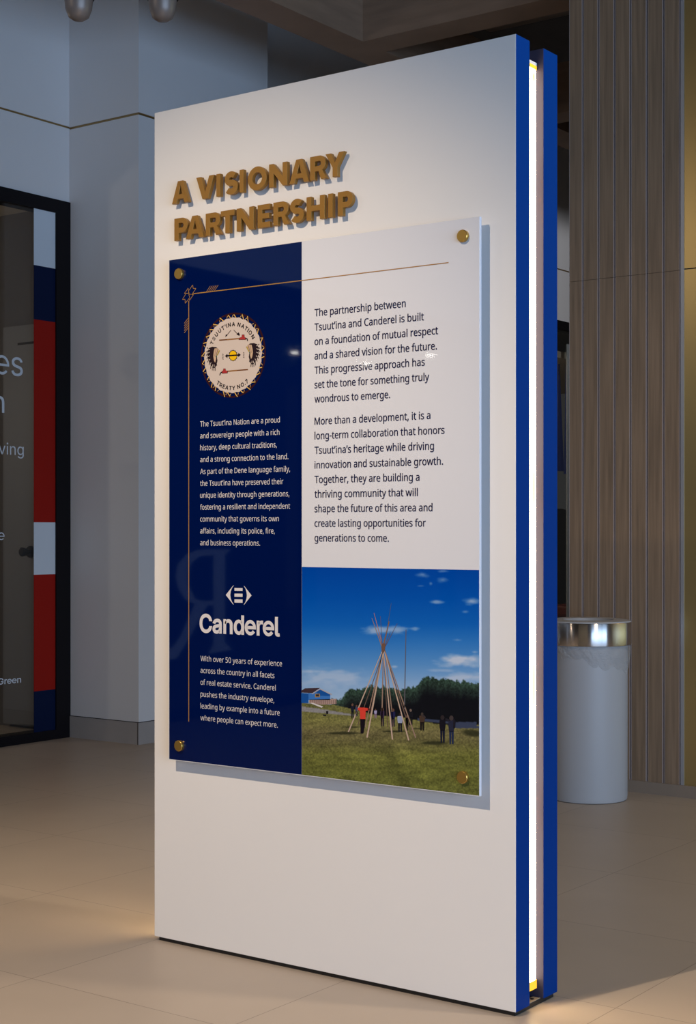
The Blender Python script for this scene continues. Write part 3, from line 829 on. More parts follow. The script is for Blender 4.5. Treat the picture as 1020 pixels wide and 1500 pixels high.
def letter(ch, W, H, t):
    c = W / 2
    if ch == 'I':
        return [[(0, 0), (W, 0), (W, H), (0, H)]]
    if ch == 'A':
        a, f = 0.62 * t, 1.08 * t
        xl = lambda z: f + (c - f) * z / (0.86 * H)
        cb, ct = 0.19 * H, 0.40 * H
        sl = lambda z: (c - a) * z / H
        return [[(0, 0), (f, 0), (sl(cb) + f * 0.98, cb), (W - sl(cb) - f * 0.98, cb), (W - f, 0), (W, 0), (c + a, H), (c - a, H)],
                [(sl(ct) + f * 0.97, ct), (c, 0.76 * H), (W - sl(ct) - f * 0.97, ct)]]
    if ch == 'V':
        a, f = 0.62 * t, 1.12 * t
        return [[(0, H), (c - a, 0), (c + a, 0), (W, H), (W - f, H), (c, 0.30 * H), (f, H)]]
    if ch == 'N':
        return [[(0, 0), (0, H), (t * 0.95, H), (W - t, 0.42 * H), (W - t, H), (W, H), (W, 0), (W - t * 0.95, 0), (t, 0.58 * H), (t, 0)]]
    if ch == 'H':
        return [[(0, 0), (0, H), (t, H), (t, 0.5 * H + t * 0.46), (W - t, 0.5 * H + t * 0.46), (W - t, H), (W, H), (W, 0), (W - t, 0), (W - t, 0.5 * H - t * 0.46), (t, 0.5 * H - t * 0.46), (t, 0)]]
    if ch == 'T':
        return [[(0, H), (W, H), (W, H - t * 0.92), (c + t / 2, H - t * 0.92), (c + t / 2, 0), (c - t / 2, 0), (c - t / 2, H - t * 0.92), (0, H - t * 0.92)]]
    if ch == 'E':
        k = t * 0.9
        return [[(0, 0), (0, H), (W, H), (W, H - k), (t, H - k), (t, H / 2 + k / 2), (W * 0.93, H / 2 + k / 2), (W * 0.93, H / 2 - k / 2), (t, H / 2 - k / 2), (t, k), (W, k), (W, 0)]]
    if ch == 'O':
        return [arc(c, H / 2, c, H / 2 * 1.03, 0, 360, 40)[:-1], arc(c, H / 2, c - t * 0.98, H / 2 - t * 0.92, 0, 360, 40)[:-1]]
    if ch == 'Y':
        f = 1.14 * t
        return [[(0, H), (c - t / 2, 0.40 * H), (c - t / 2, 0), (c + t / 2, 0), (c + t / 2, 0.40 * H), (W, H), (W - f, H), (c, 0.60 * H), (f, H)]]
    if ch in 'PR':
        r = 0.335 * H if ch == 'P' else 0.325 * H
        bw = W if ch == 'P' else W * 0.93
        rx = min(r, bw - t * 1.1)
        bowl = arc(bw - rx, H - r, rx, r, 90, -90, 18)
        inner = [(t, H - t * 0.88), (t, H - 2 * r + t * 0.88)] + arc(bw - rx, H - r, max(rx - t * 0.95, 0.002), r - t * 0.88, -90, 90, 14)
        if ch == 'P':
            return [[(0, 0), (0, H)] + bowl + [(t, H - 2 * r), (t, 0)], inner]
        bowl = arc(bw - rx, H - r, rx, r, 90, -62, 16)
        return [[(0, 0), (0, H)] + bowl + [(W, 0), (W - t * 1.18, 0), (W * 0.50, H - 2 * r), (t, H - 2 * r), (t, 0)], inner]
    if ch == 'S':
        # centre line of the S, drawn as two bowls, thickened to the stroke
        rx, ru, rl = (W - t) / 2, (H - t) * 0.262, (H - t) * 0.272
        cu, cl_ = H - t * 0.46 - ru, t * 0.46 + rl
        line = [(c + q[0], cu + q[1]) for q in arc(0, 0, rx * 0.92, ru, 38, 215, 16)]
        line += [(c - rx * 0.42, cu - ru * 0.90), (c + rx * 0.42, cl_ + rl * 0.90)]
        line += [(c + q[0], cl_ + q[1]) for q in arc(0, 0, rx, rl, 35, -145, 16)]
        lft, rgt = [], []
        for i, q in enumerate(line):
            p0, p1 = line[max(i - 1, 0)], line[min(i + 1, len(line) - 1)]
            dx_, dy_ = p1[0] - p0[0], p1[1] - p0[1]
            L_ = math.hypot(dx_, dy_)
            hw = t * 0.5
            lft.append((q[0] - dy_ / L_ * hw, q[1] + dx_ / L_ * hw))
            rgt.append((q[0] + dy_ / L_ * hw, q[1] - dx_ / L_ * hw))
        return [lft + rgt[::-1]]


rows = [(2.1445, 0.0640, [('A', 251.8, 276.9), ('V', 287.5, 313.7), ('I', 316.9, 322.8), ('S', 328.6, 348.4), ('I', 351, 356.9), ('O', 363.1, 390.6), ('N', 394.1, 420.9),
                          ('A', 423.8, 452.8), ('R', 454.2, 478.8), ('Y', 476.8, 505)]),
        (2.0375, 0.0640, [('P', 255.4, 274.8), ('A', 272.2, 298.6), ('R', 301.2, 324.0), ('T', 323.3, 343.5), ('N', 346.7, 371.8), ('E', 377.3, 395.5), ('R', 400.3, 424.0),
                          ('S', 424.6, 445.3), ('H', 449, 475.8), ('I', 480.6, 487.6), ('P', 495, 517)])]
for base, H, row in rows:
    for ch, a, c in row:
        x0, x1 = on_y(a, 300, -0.02)[0], on_y(c, 300, -0.02)[0]
        m = MB()
        m.prism(letter(ch, x1 - x0, H, 0.0168), lambda u, v_, d, x0=x0, base=base: (x0 + u, d, base + v_), -0.020, -0.0075)
        m.build('raised_letter', M_LETTER, kiosk, bevel=0.0006, seg=1)

# information board -------------------------------------------------
BY = -0.035
BX0, BX1, BZ0, BZ1 = -1.129, -0.0835, 0.5415, 1.981
board = MB().box((BX0, BY, BZ0), (BX1, -0.025, BZ1)).build('information_board', M_ACRYL, kiosk, bevel=0.0008)
NX = -0.642
MB().add([(BX0 + 0.0035, BY - 0.0002, BZ0 + 0.002), (NX, BY - 0.0002, BZ0 + 0.002), (NX, BY - 0.0002, BZ1 - 0.001), (BX0 + 0.0035, BY - 0.0002, BZ1 - 0.001)],
         [(0, 1, 2, 3)]).build('navy_field', M_NAVY, board, fix=False)


def on_board(d):
    return lambda u, v_: (u, BY - d, v_)


def bd(px, py):
    q = on_y(px, py, BY)
    return q[0], q[2]


def lines(name, m, rows_, size, left_px, bold=0.0):
    mb = MB()
    for s_, py, pxe in rows_:
        x0, z = bd(left_px, py)
        x1 = bd(pxe, py)[0]
        write(mb, s_, 'N', x0, x1, z, size, on_board(0.0005), bold=bold)
    return mb.build(name, m, board, fix=False)


CAPN = max(p for c in GLYPHS['N']['T'][1] for p in c[1::2]) / 1000
CAPI = max(p for c in GLYPHS['I']['C'][1] for p in c[1::2]) / 1000
p1 = [('The partnership between', 594.6), ('Tsuut’ina and Canderel is built', 621.2), ('on a foundation of mutual respect', 641.9), ('and a shared vision for the future.', 640.3),
      ('This progressive approach has', 622.6), ('set the tone for something truly', 629), ('wondrous to emerge.', 571.8)]
p2 = [('More than a development, it is a', 630.8), ('long-term collaboration that honors', 651.5), ('Tsuut’ina’s heritage while driving', 636), ('innovation and sustainable growth.', 649.3),
      ('Together, they are building a', 614.8), ('thriving community that will', 612.3), ('shape the future of this area and', 633.8), ('create lasting opportunities for', 624),
      ('generations to come.', 569.8)]
lines('partnership_text', M_INK, [(s_, 463.5 + (589.9 - 463.5) * i / 6, e) for i, (s_, e) in enumerate(p1)] + [(s_, 622.3 + (793 - 622.3) * i / 8, e) for i, (s_, e) in enumerate(p2)],
      0.0192 / CAPN, 461.3, 0.018)
p3 = [('The Tsuut’ina Nation are a proud', 410.3), ('and sovereign people with a rich', 409.7), ('history, deep cultural traditions,', 405.8), ('and a strong connection to the land.', 422.7),
      ('As part of the Dene language family,', 425.3), ('the Tsuut’ina have preserved their', 415.3), ('unique identity through generations,', 424.2), ('fostering a resilient and independent', 425.2),
      ('community that governs its own', 408.8), ('affairs, including its police, fire,', 402.8), ('and business operations.', 381.2)]
lines('nation_text', M_PALE, [(s_, 625 + (798.8 - 625) * i / 10, e) for i, (s_, e) in enumerate(p3)], 0.0150 / CAPN, 293.5)
p4 = [('With over 50 years of experience', 413.5), ('across the country in all facets', 402.3), ('of real estate service. Canderel', 404.2), ('pushes the industry envelope,', 402),
      ('leading by example into a future', 410), ('where people can expect more.', 407.2)]
lines('company_text', M_PALE, [(s_, 968.2 + (1055 - 968.2) * i / 5, e) for i, (s_, e) in enumerate(p4)], 0.0150 / CAPN, 294.0)
mb = MB()
x0, z = bd(293.5, 925.5)
write(mb, 'Canderel', 'I', x0, bd(409.3, 925.5)[0], z, 0.0500 / CAPI, on_board(0.0005), bold=0.045)
mb.build('company_wordmark', M_PALE, board, fix=False)


def cr5(cx, cy):
    return bd(240 + cx / 4.548, 800 + cy / 4.548)


mb = MB()
inner = [(466, 388), (455, 370), (447, 348), (444, 325), (447, 302), (455, 280), (466, 264)]
mb.flat([[cr5(*q) for q in [(414, 325), (464, 262)] + inner[::-1] + [(464, 390)]]], on_board(0.0005))
inner = [(534, 390), (545, 372), (552, 350), (555, 328), (552, 305), (545, 283), (534, 266)]
mb.flat([[cr5(*q) for q in [(586, 328), (536, 264)] + inner[::-1] + [(536, 391)]]], on_board(0.0005))
for y0, y1 in ((278, 298), (316, 337), (354, 376)):
    mb.flat([[cr5(472, y0), cr5(526, y0 + 1), cr5(526, y1 + 1), cr5(472, y1)]], on_board(0.0005))
mb.build('company_logo', M_PALE, board, fix=False)

# gold line work


def stroke(mb, pts, wdt, place, mi=0, col=(1, 1, 1), closed=False):
    pts = list(pts) + ([pts[0]] if closed else [])
    for p0, p1_ in zip(pts[:-1], pts[1:]):
        dx_, dz_ = p1_[0] - p0[0], p1_[1] - p0[1]
        L_ = math.hypot(dx_, dz_) or 1e-6
        nx, nz = -dz_ / L_ * wdt / 2, dx_ / L_ * wdt / 2
        mb.add([place(p0[0] + nx, p0[1] + nz), place(p0[0] - nx, p0[1] - nz), place(p1_[0] - nx, p1_[1] - nz), place(p1_[0] + nx, p1_[1] + nz)], [(0, 1, 2, 3)], mi, col)


def cr6(cx, cy):
    return bd(260 + cx / 12.75, 400 + cy / 12.75)


gl = MB()
PG = on_board(0.0006)
gx, gz = bd(277, 430.6)
stroke(gl, [bd(283, 430.4), (bd(657.5, 384.3)[0], bd(283, 430.4)[1])], 0.0024, PG)
stroke(gl, [(gx - 0.0005, cr6(212, 520)[1]), (gx - 0.0005, bd(277, 1057)[1])], 0.0026, PG)
for pts in ([(213, 330), (290, 222), (294, 285), (350, 288), (272, 402), (222, 395), (213, 330)], [(205, 282), (130, 385), (165, 376), (212, 384), (205, 282)],
            [(165, 383), (95, 494), (146, 490), (148, 566), (232, 460), (215, 398)], [(222, 400), (302, 404), (230, 510), (216, 470)]):
    stroke(gl, [cr6(*q) for q in pts], 0.0014, PG)
for i in range(5):
    stroke(gl, [cr6(545 + 37.5 * i, 350 - 5 * i), cr6(617 + 37 * i, 242 - 4.5 * i)], 0.0014, PG)
    stroke(gl, [cr6(214, 830 + 45 * i), cr6(130, 940 + 45 * i)], 0.0014, PG)
gl.build('gold_border', M_GOLDINK, board, fix=False)

# nation seal --------------------------------------------------------
SC = np.array([-0.8855, 1.6905])
SR = 0.1185
ILL = 0.80


def ap(c):
    return tuple(min(0.9, x / ILL) for x in lin(c))


seal = MB()
PS = [on_board(0.0004 + 0.00015 * i) for i in range(6)]


def circ(r, a):
    return (SC[0] + r * SR * math.cos(a), SC[1] + r * SR * math.sin(a))


def cr8(cx, cy):
    return bd(290 + cx / 9.714, 450 + cy / 9.714)


hoop = ap((44, 20, 24))
n = 90
for i in range(n):
    a0, a1 = 2 * PI * i / n, 2 * PI * (i + 1) / n
    ri0, ri1 = 0.955 + 0.012 * math.sin(i * 1.7), 0.955 + 0.012 * math.sin((i + 1) * 1.7)
    q = [circ(ri0, a0), circ(1.0, a0), circ(1.0, a1), circ(ri1, a1)]
    seal.add([PS[0](*w_) for w_ in q], [(0, 1, 2, 3)], 0, hoop)
hide = ap((183, 170, 161))
seal.flat([[circ(0.885 + 0.010 * math.cos(28 * 2 * PI * i / 168), 2 * PI * i / 168) for i in range(168)]], PS[1], 0, hide)
for i in range(28):
    a = 2 * PI * (i + 0.3 + random.uniform(-0.2, 0.2)) / 28
    g_ = ap((196, 158, 84))
    stroke(seal, [circ(0.875, a), circ(random.uniform(0.955, 1.0), a + random.uniform(0.04, 0.12))], 0.0025, PS[2], 0, g_)
    stroke(seal, [circ(0.905, a + 0.135), circ(0.95, a + random.uniform(0.09, 0.12))], 0.0020, PS[2], 0, ap((170, 135, 75)))
    stroke(seal, [circ(0.895, a + 0.10), circ(0.96, a + 0.06)], 0.0018, PS[1], 0, ap((20, 14, 30)))
INKC = ap((28, 20, 24))


def arc_text(s, r, a_mid, span, size, up):
    _, a, b_ = text_shapes(s, 'I', 1.0)
    pen = 0.0
    for ch in s:
        adv = GLYPHS['I'][ch][0] / 1000
        vs, fs = glyph('I', ch, 0.0)
        if vs:
            mid = (pen + adv / 2 - (a + b_) / 2) / (b_ - a)
            th = a_mid - mid * span if up else a_mid + mid * span
            ca, sa = math.cos(th), math.sin(th)

            def P_(p_):
                u, h = (p_[0] - adv / 2) * size * 1.12, p_[1] * size
                rr = r * SR + (h if up else -h)
                return (SC[0] + rr * ca + u * sa, SC[1] + rr * sa - u * ca) if up else (SC[0] + rr * ca - u * sa, SC[1] + rr * sa + u * ca)
            seal.add([PS[3](*P_(p_)) for p_ in vs], fs, 0, INKC)
            for c in GLYPHS['I'][ch][1]:
                outline_stroke(seal, [P_((c[i] / 1000, c[i + 1] / 1000)) for i in range(0, len(c), 2)], (0.02 if ch == 'S' else 0.05) * size, PS[4], 0, INKC)
        pen += adv


HI = max(y for c in GLYPHS['I']['T'][1] for y in c[1::2])
GLYPHS['I']['I'] = [170, [[52, 0, 118, 0, 118, HI, 52, HI]]]
GLYPHS['I']['R'] = [455, [[w_ for q in c for w_ in (round(q[0] + 40), round(q[1]))] for c in letter('R', 385, HI, 62)]]
arc_text('TSUUT’INA NATION', 0.685, math.radians(92), math.radians(128), 0.0205, True)
arc_text('TREATY NO.7', 0.815, math.radians(269), math.radians(76), 0.0205, False)
for a, c, hd in (((475, 325), (412, 402), [(393, 425), (402, 385), (425, 400)]), ((512, 325), (575, 390), [(592, 412), (552, 385), (585, 358), (598, 385)])):
    stroke(seal, [cr8(*a), cr8(*c)], 0.0022, PS[2], 0, ap((80, 70, 66)))
    seal.flat([[cr8(*q) for q in hd]], PS[3], 0, INKC)
BR1, BR2, RED = ap((96, 58, 30)), ap((130, 92, 56)), ap((150, 48, 48))
for rod, bowl_, hook in (([(305, 470), (420, 462), (605, 445)], [(590, 460), (605, 432), (628, 425), (632, 396), (662, 396), (664, 425), (682, 435), (676, 460)], [(676, 440), (706, 452), (710, 482)]),
                         ([(715, 888), (560, 900), (412, 914)], [(352, 940), (348, 908), (365, 902), (368, 878), (394, 878), (398, 902), (424, 905), (420, 935)], [(360, 920), (328, 932), (312, 970)])):
    stroke(seal, [cr8(*q) for q in rod[:2]], 0.0034, PS[2], 0, BR1)
    stroke(seal, [cr8(*q) for q in rod[1:]], 0.0040, PS[2], 0, BR2)
    stroke(seal, [cr8(*q) for q in hook], 0.0034, PS[3], 0, INKC)
    cx_, cy_ = np.mean(bowl_, axis=0)
    seal.flat([[cr8(cx_ + (q[0] - cx_) * 1.18, cy_ + (q[1] - cy_) * 1.18) for q in bowl_]], PS[3], 0, INKC)
    seal.flat([[cr8(*q) for q in bowl_]], PS[4], 0, RED)
seal.flat([[cr8(503 + (62 + 5 * math.cos(i * PI / 2)) * math.cos(2 * PI * i / 48), 688 + (78 + 5 * math.cos(i * PI / 2)) * math.sin(2 * PI * i / 48)) for i in range(48)]], PS[2], 0, INKC)
seal.flat([[cr8(503 + 52 * math.cos(2 * PI * i / 32), 688 + 67 * math.sin(2 * PI * i / 32)) for i in range(32)]], PS[3], 0, ap((212, 168, 20)))
stroke(seal, [cr8(415, 693), cr8(590, 680)], 0.0040, PS[4], 0, INKC)
seal.flat([[cr8(*q) for q in [(388, 695), (424, 664), (424, 726)]]], PS[4], 0, INKC)
seal.flat([[cr8(*q) for q in [(614, 678), (578, 648), (578, 710)]]], PS[4], 0, INKC)
for x_, y_ in ((358, 655), (655, 632)):
    for k_ in range(4):
        stroke(seal, [cr8(x_ - 9, y_ + 10 + 22 * k_), cr8(x_ + 9, y_ + 22 + 22 * k_)], 0.0022, PS[2], 0, ap((90, 80, 75)))
# feather bonnets
for flip in (False, True):
    T = (lambda q: cr8(q[0], q[1])) if not flip else (lambda q: cr8(1008 - q[0], q[1] - 52 - (q[0] - 220) * 0.02))
    body_ = [(300, 600), (262, 568), (205, 562), (160, 580), (140, 640), (140, 700), (152, 760), (180, 815), (205, 850), (225, 870), (248, 862), (268, 820), (282, 760), (272, 700), (262, 660), (290, 640)]
    seal.flat([[T(q) for q in body_]], PS[2], 0, ap((36, 26, 32)))
    seal.flat([[T(q) for q in [(308, 620), (290, 585), (240, 588), (228, 640), (222, 700), (232, 760), (248, 790), (262, 740), (262, 690), (272, 660)]]], PS[3], 0, ap((176, 150, 126)))
    stroke(seal, [T((312, 615)), T((292, 655)), T((276, 685))], 0.0034, PS[4], 0, ap((150, 130, 40)))
    stroke(seal, [T((270, 690)), T((262, 712))], 0.0036, PS[5], 0, ap((20, 70, 50)))
    stroke(seal, [T((290, 592)), T((262, 690))], 0.0016, PS[4], 0, ap((90, 60, 60)))
    stroke(seal, [T((262, 590)), T((240, 700))], 0.0012, PS[4], 0, ap((120, 90, 80)))
    for (a, c) in (((150, 590), (132, 575)), ((145, 620), (122, 640)), ((142, 660), (120, 690)), ((148, 710), (128, 740)), ((155, 750), (140, 785)), ((170, 790), (160, 825)), ((188, 815), (184, 880)),
                   ((208, 840), (208, 900)), ((228, 850), (232, 905)), ((246, 840), (252, 905)), ((266, 790), (272, 835))):
        stroke(seal, [T(a), T(c)], 0.0022, PS[3], 0, ap((40, 30, 32)))
    for (a, c) in (((175, 600), (150, 600)), ((170, 640), (142, 655)), ((172, 690), (146, 705)), ((178, 740), (156, 760)), ((192, 785), (180, 810)), ((214, 815), (212, 850)), ((234, 815), (238, 850))):
        stroke(seal, [T(a), T(c)], 0.0017, PS[4], 0, ap((180, 166, 156)))
seal.build('nation_seal', M_PRINT, board, fix=False, colors=True)

# printed photograph -------------------------------------------------
PX0, PX1, PZ0, PZ1 = NX + 0.0005, -0.0845, BZ0 + 0.002, 1.1035


def to_crop(x, z):
    """board point -> picture coordinates used for the print"""
    d_ = np.stack([x - CAM[0], np.full_like(x, BY - CAM[1])], -1)
    dep = d_ @ FWD
    px = 510 + FOC * (d_ @ RGT) / dep
    py = 778 - FOC * (z - CAM[2]) / dep
    return (px - 430) * 3.517, (py - 820) * 3.517


def crp(cx, cy):
    return bd(430 + cx / 3.517, 820 + cy / 3.517)


rng = np.random.default_rng(3)


def vnoise(x, y, seed=0):
    r = np.random.default_rng(seed).random((64, 64))
    xi, yi = np.floor(x).astype(int), np.floor(y).astype(int)
    fx, fy = x - xi, y - yi
    fx, fy = fx * fx * (3 - 2 * fx), fy * fy * (3 - 2 * fy)
    g_ = lambda a, b_: r[a % 64, b_ % 64]
    return (g_(xi, yi) * (1 - fx) + g_(xi + 1, yi) * fx) * (1 - fy) + (g_(xi, yi + 1) * (1 - fx) + g_(xi + 1, yi + 1) * fx) * fy


def fbm(x, y, seed=0):
    return sum(vnoise(x * 2 ** k, y * 2 ** k, seed + k) / 2 ** k for k in range(4)) / 1.875


NG = 340
gx_, gz_ = np.meshgrid(np.linspace(PX0, PX1, NG), np.linspace(PZ0, PZ1, NG))
cx, cy = to_crop(gx_.ravel(), gz_.ravel())


def ramp(v_, stops):
    ks = [s_[0] for s_ in stops]
    return np.stack([np.interp(v_, ks, [s_[1][i] for s_ in stops]) for i in range(3)], -1)


img = ramp(cy, [(40, (0, 60, 146)), (200, (2, 72, 158)), (330, (14, 86, 168)), (430, (44, 108, 178)), (540, (78, 130, 186)), (640, (120, 154, 194)), (740, (142, 168, 196))])
wob = fbm(cx / 60, cy / 22, 11)
for x_, y_, rx, ry, st_ in ((465, 362, 118, 22, .62), (665, 76, 34, 17, .42), (770, 103, 30, 16, .4), (708, 122, 9, 9, .4), (768, 58, 26, 6, .35), (738, 215, 30, 11, .55), (914, 213, 40, 18, .7), (885, 267, 22, 7, .4),
                           (866, 522, 112, 30, .85), (180, 606, 190, 46, .45), (150, 575, 130, 8, .3), (862, 606, 130, 26, .6), (625, 356, 22, 10, .42), (518, 550, 18, 7, .5), (765, 570, 76, 7, .35), (845, 413, 22, 5, .3), (655, 135, 20, 4, .25), (935, 475, 16, 5, .4)):
    dd = np.sqrt(((cx - x_) / rx) ** 2 + ((cy - y_) / ry) ** 2) + (wob - 0.5) * 1.5
    a_ = (np.clip(1.25 - dd, 0, 1) ** 1.1 * st_)[:, None]
    img = img * (1 - a_) + np.array([186, 192, 206]) * a_
# trees
jit = (fbm(cx / 16, cx * 0 + 3.3, 21) - 0.5) * 38 + (fbm(cx / 5, cy / 5, 23) - 0.5) * 18
tt = np.interp(cx, [180, 235, 252, 268, 290, 330, 370, 400, 430, 470, 520, 580, 640, 665, 700, 740, 790, 830, 870, 930, 955],
               [718, 716, 705, 680, 660, 664, 655, 648, 656, 650, 668, 664, 640, 616, 604, 612, 604, 618, 624, 634, 636]) + jit
tb = np.interp(cx, [180, 255, 430, 620, 720, 830, 955], [735, 775, 800, 815, 842, 860, 850])
tree = (cy > tt) & (cx > 195)
dep_ = np.clip((cy - tt) / 95, 0, 1)[:, None]
tn = fbm(cx / 6, cy / 6, 31)[:, None]
tcol = (np.array([50, 72, 60]) * (0.25 + 1.4 * tn)) * (1 - dep_) + np.array([14, 15, 20]) * (0.7 + 0.6 * tn) * dep_
img = np.where(tree[:, None], tcol, img)
# grass
gtop = np.interp(cx, [30, 200, 330, 430, 560, 690, 790, 830, 955], [735, 745, 776, 800, 812, 838, 850, 866, 850])
grass = cy > gtop
gn = fbm(cx / 5.5, cy / 3.6, 41)[:, None]
gl_ = fbm(cx / 70, cy / 18, 51)[:, None]
gcol = ramp(cy, [(740, (104, 104, 52)), (830, (122, 118, 58)), (890, (112, 104, 58)), (930, (104, 98, 52)), (1010, (112, 112, 46)), (1120, (104, 106, 42)), (1220, (100, 102, 42))])
gcol = gcol * np.array([0.88, 0.90, 1.05]) * (0.36 + 0.85 * gn + 0.4 * gl_)
mow = 1 - 0.16 * np.exp(-(((cx - 470 - (cy - 960) * 0.55) / 30) ** 2)) + 0.10 * np.exp(-(((cx - 560 - (cy - 960) * 0.75) / 26) ** 2))
gcol = gcol * np.where(cy > 940, mow, 1)[:, None]
img = np.where(grass[:, None], gcol, img)
path = (np.abs(cy - np.interp(cx, [38, 160, 330], [768, 780, 804])) < np.interp(cx, [38, 160, 330], [13, 9, 3])) & (cx < 330)
img = np.where(path[:, None], np.array([122, 122, 124]) * (0.85 + 0.3 * gn), img)
pth2 = (np.abs(cy - np.interp(cx, [640, 800, 955], [822, 838, 862])) < 6) & (cx > 640) | ((np.abs(cx - 890) < 55) & (np.abs(cy - 852) < 16))
img = np.where(pth2[:, None], np.array([52, 60, 82]), img)
for x_, y_, rx, ry in ((255, 893, 82, 7), (725, 944, 62, 9), (925, 893, 52, 17), (520, 884, 60, 5), (300, 862, 40, 4), (640, 870, 30, 4)):
    dd = ((cx - x_) / rx) ** 2 + ((cy - y_ + (cx - x_) * (0 if y_ != 893 or x_ < 800 else -0.12)) / ry) ** 2
    a_ = (np.clip(1.5 - dd, 0, 1) * 0.78)[:, None]
    img = img * (1 - a_) + np.array([34, 36, 22]) * a_

sr = np.clip(img, 0, 255) / 255
alb = np.clip(np.where(sr <= 0.04045, sr / 12.92, ((sr + 0.055) / 1.055) ** 2.4) / ILL, 0, 0.9)
ph = MB()
idx = np.arange(NG * NG).reshape(NG, NG)
quads = np.stack([idx[:-1, :-1], idx[:-1, 1:], idx[1:, 1:], idx[1:, :-1]], -1).reshape(-1, 4)
qc = (alb[quads[:, 0]] + alb[quads[:, 1]] + alb[quads[:, 2]] + alb[quads[:, 3]]) / 4
ph.v = [(a, BY - 0.0002, b_) for a, b_ in zip(gx_.ravel().tolist(), gz_.ravel().tolist())]
ph.f = [tuple(q) for q in quads.tolist()]
ph.mi = [0] * len(ph.f)
ph.c = [tuple(q) for q in qc.tolist()]
PP = [on_board(0.00035 + 0.0001 * i) for i in range(5)]


def poly(pts, col, lv=0):
    ph.flat([[crp(*q) for q in pts]], PP[lv], 0, ap(col))


def pole(x0_, y0_, x1_, y1_, w0, w1, col, lv=1):
    dx_, dy_ = x1_ - x0_, y1_ - y0_
    L_ = math.hypot(dx_, dy_)
    nx, ny = -dy_ / L_ / 2.5, dx_ / L_ / 2.5
    poly([(x0_ + nx * w0, y0_ + ny * w0), (x0_ - nx * w0, y0_ - ny * w0), (x1_ - nx * w1, y1_ - ny * w1), (x1_ + nx * w1, y1_ + ny * w1)], col, lv)


# blue house with its porch
poly([(41, 686), (98, 690), (140, 668), (190, 692), (190, 722), (78, 722), (78, 738), (41, 738)], (22, 72, 140))
poly([(78, 686), (98, 690), (118, 680), (135, 700), (190, 702), (190, 722), (78, 722)], (52, 104, 172), 1)
poly([(41, 675), (60, 662), (138, 660), (98, 687), (41, 684)], (58, 44, 50), 1)
poly([(96, 690), (138, 662), (202, 692), (196, 697), (138, 668), (98, 693)], (150, 150, 160), 2)
poly([(112, 690), (137, 690), (137, 708), (112, 708)], (146, 118, 72), 2)
poly([(116, 693), (133, 693), (133, 704), (116, 704)], (40, 36, 46), 3)
poly([(82, 720), (222, 716), (222, 742), (150, 746), (82, 738)], (150, 128, 122), 1)
for k_ in range(14):
    poly([(86 + k_ * 10, 722), (89 + k_ * 10, 722), (89 + k_ * 10, 742), (86 + k_ * 10, 742)], (104, 84, 78), 2)
poly([(86, 738), (100, 736), (154, 756), (146, 762)], (186, 182, 182), 3)
poly([(168, 780), (180, 778), (180, 794), (170, 795)], (24, 22, 30), 1)
poly([(153, 796), (170, 798), (168, 806), (153, 804)], (30, 28, 34), 1)
# tepee poles
LT, MD, DK = (172, 150, 134), (132, 110, 96), (92, 74, 66)
for a in ((466, 470, 332, 852, 4, 5, DK), (462, 470, 370, 862, 5, 6, MD), (466, 475, 486, 862, 4, 5, DK), (474, 478, 517, 860, 5, 6, MD), (470, 470, 603, 882, 5, 7, DK), (464, 470, 456, 852, 6, 8, MD), (462, 466, 398, 800, 5, 7, MD)):
    pole(*a, lv=1)
for a in ((462, 462, 284, 886, 5, 8, LT), (465, 468, 380, 916, 5, 9, LT), (464, 470, 511, 926, 5, 9, LT), (468, 462, 595, 930, 6, 8, LT), (470, 462, 631, 917, 5, 8, MD)):
    pole(*a, lv=2)
for a in ((456, 445, 405, 300, 6, 3, MD), (460, 440, 416, 274, 6, 3, (150, 110, 100)), (458, 440, 449, 290, 3, 2, DK), (464, 445, 494, 318, 10, 6, (110, 88, 80)), (488, 330, 505, 222, 4, 2, (70, 84, 110)), (474, 446, 536, 328, 4, 2, DK), (468, 452, 500, 372, 4, 2, DK)):
    pole(*a, lv=2)
poly([(456, 432), (472, 430), (474, 455), (468, 476), (456, 474), (454, 452)], (100, 74, 62), 3)
pole(581, 360, 573, 770, 4, 6, (86, 84, 92), 2)


def figure(x_, top, bot, wd, torso, legs, skin=(90, 66, 56), lv=3):
    h = bot - top
    r = h * 0.075
    poly([(x_ + r * math.cos(2 * PI * i / 10), top + r * 1.2 + r * 1.2 * math.sin(2 * PI * i / 10)) for i in range(10)], skin, lv)
    poly([(x_ - wd, top + h * .18), (x_ + wd, top + h * .17), (x_ + wd * 1.05, top + h * .36), (x_ + wd * .8, top + h * .56), (x_ - wd * .8, top + h * .56), (x_ - wd * 1.05, top + h * .36)], torso, lv)
    poly([(x_ - wd * .8, top + h * .54), (x_ - wd * .02, top + h * .54), (x_ - wd * .15, bot), (x_ - wd * .65, bot)], legs, lv)
    poly([(x_ + wd * .02, top + h * .54), (x_ + wd * .8, top + h * .54), (x_ + wd * .75, bot), (x_ + wd * .2, bot)], legs, lv)


figure(305, 740, 816, 8, (24, 26, 40), (20, 20, 30))
figure(326, 748, 806, 6, (60, 62, 90), (30, 30, 40))
figure(424, 768, 816, 7, (140, 136, 170), (120, 100, 120))
figure(459, 762, 858, 10, (52, 40, 62), (34, 28, 44), lv=1)
figure(514, 766, 860, 11, (30, 30, 66), (24, 24, 44), lv=1)
figure(550, 788, 886, 13, (132, 142, 168), (22, 22, 30), (40, 30, 30), lv=1)
figure(605, 768, 852, 12, (22, 22, 28), (16, 16, 22), (100, 86, 80), lv=1)
figure(586, 800, 880, 8, (24, 20, 24), (20, 18, 22), lv=1)
figure(664, 786, 880, 14, (62, 48, 40), (26, 22, 22), (60, 52, 48))
figure(769, 800, 942, 15, (20, 18, 26), (22, 24, 40), (40, 34, 36))
figure(815, 802, 950, 15, (34, 36, 54), (30, 40, 66), (60, 52, 52))
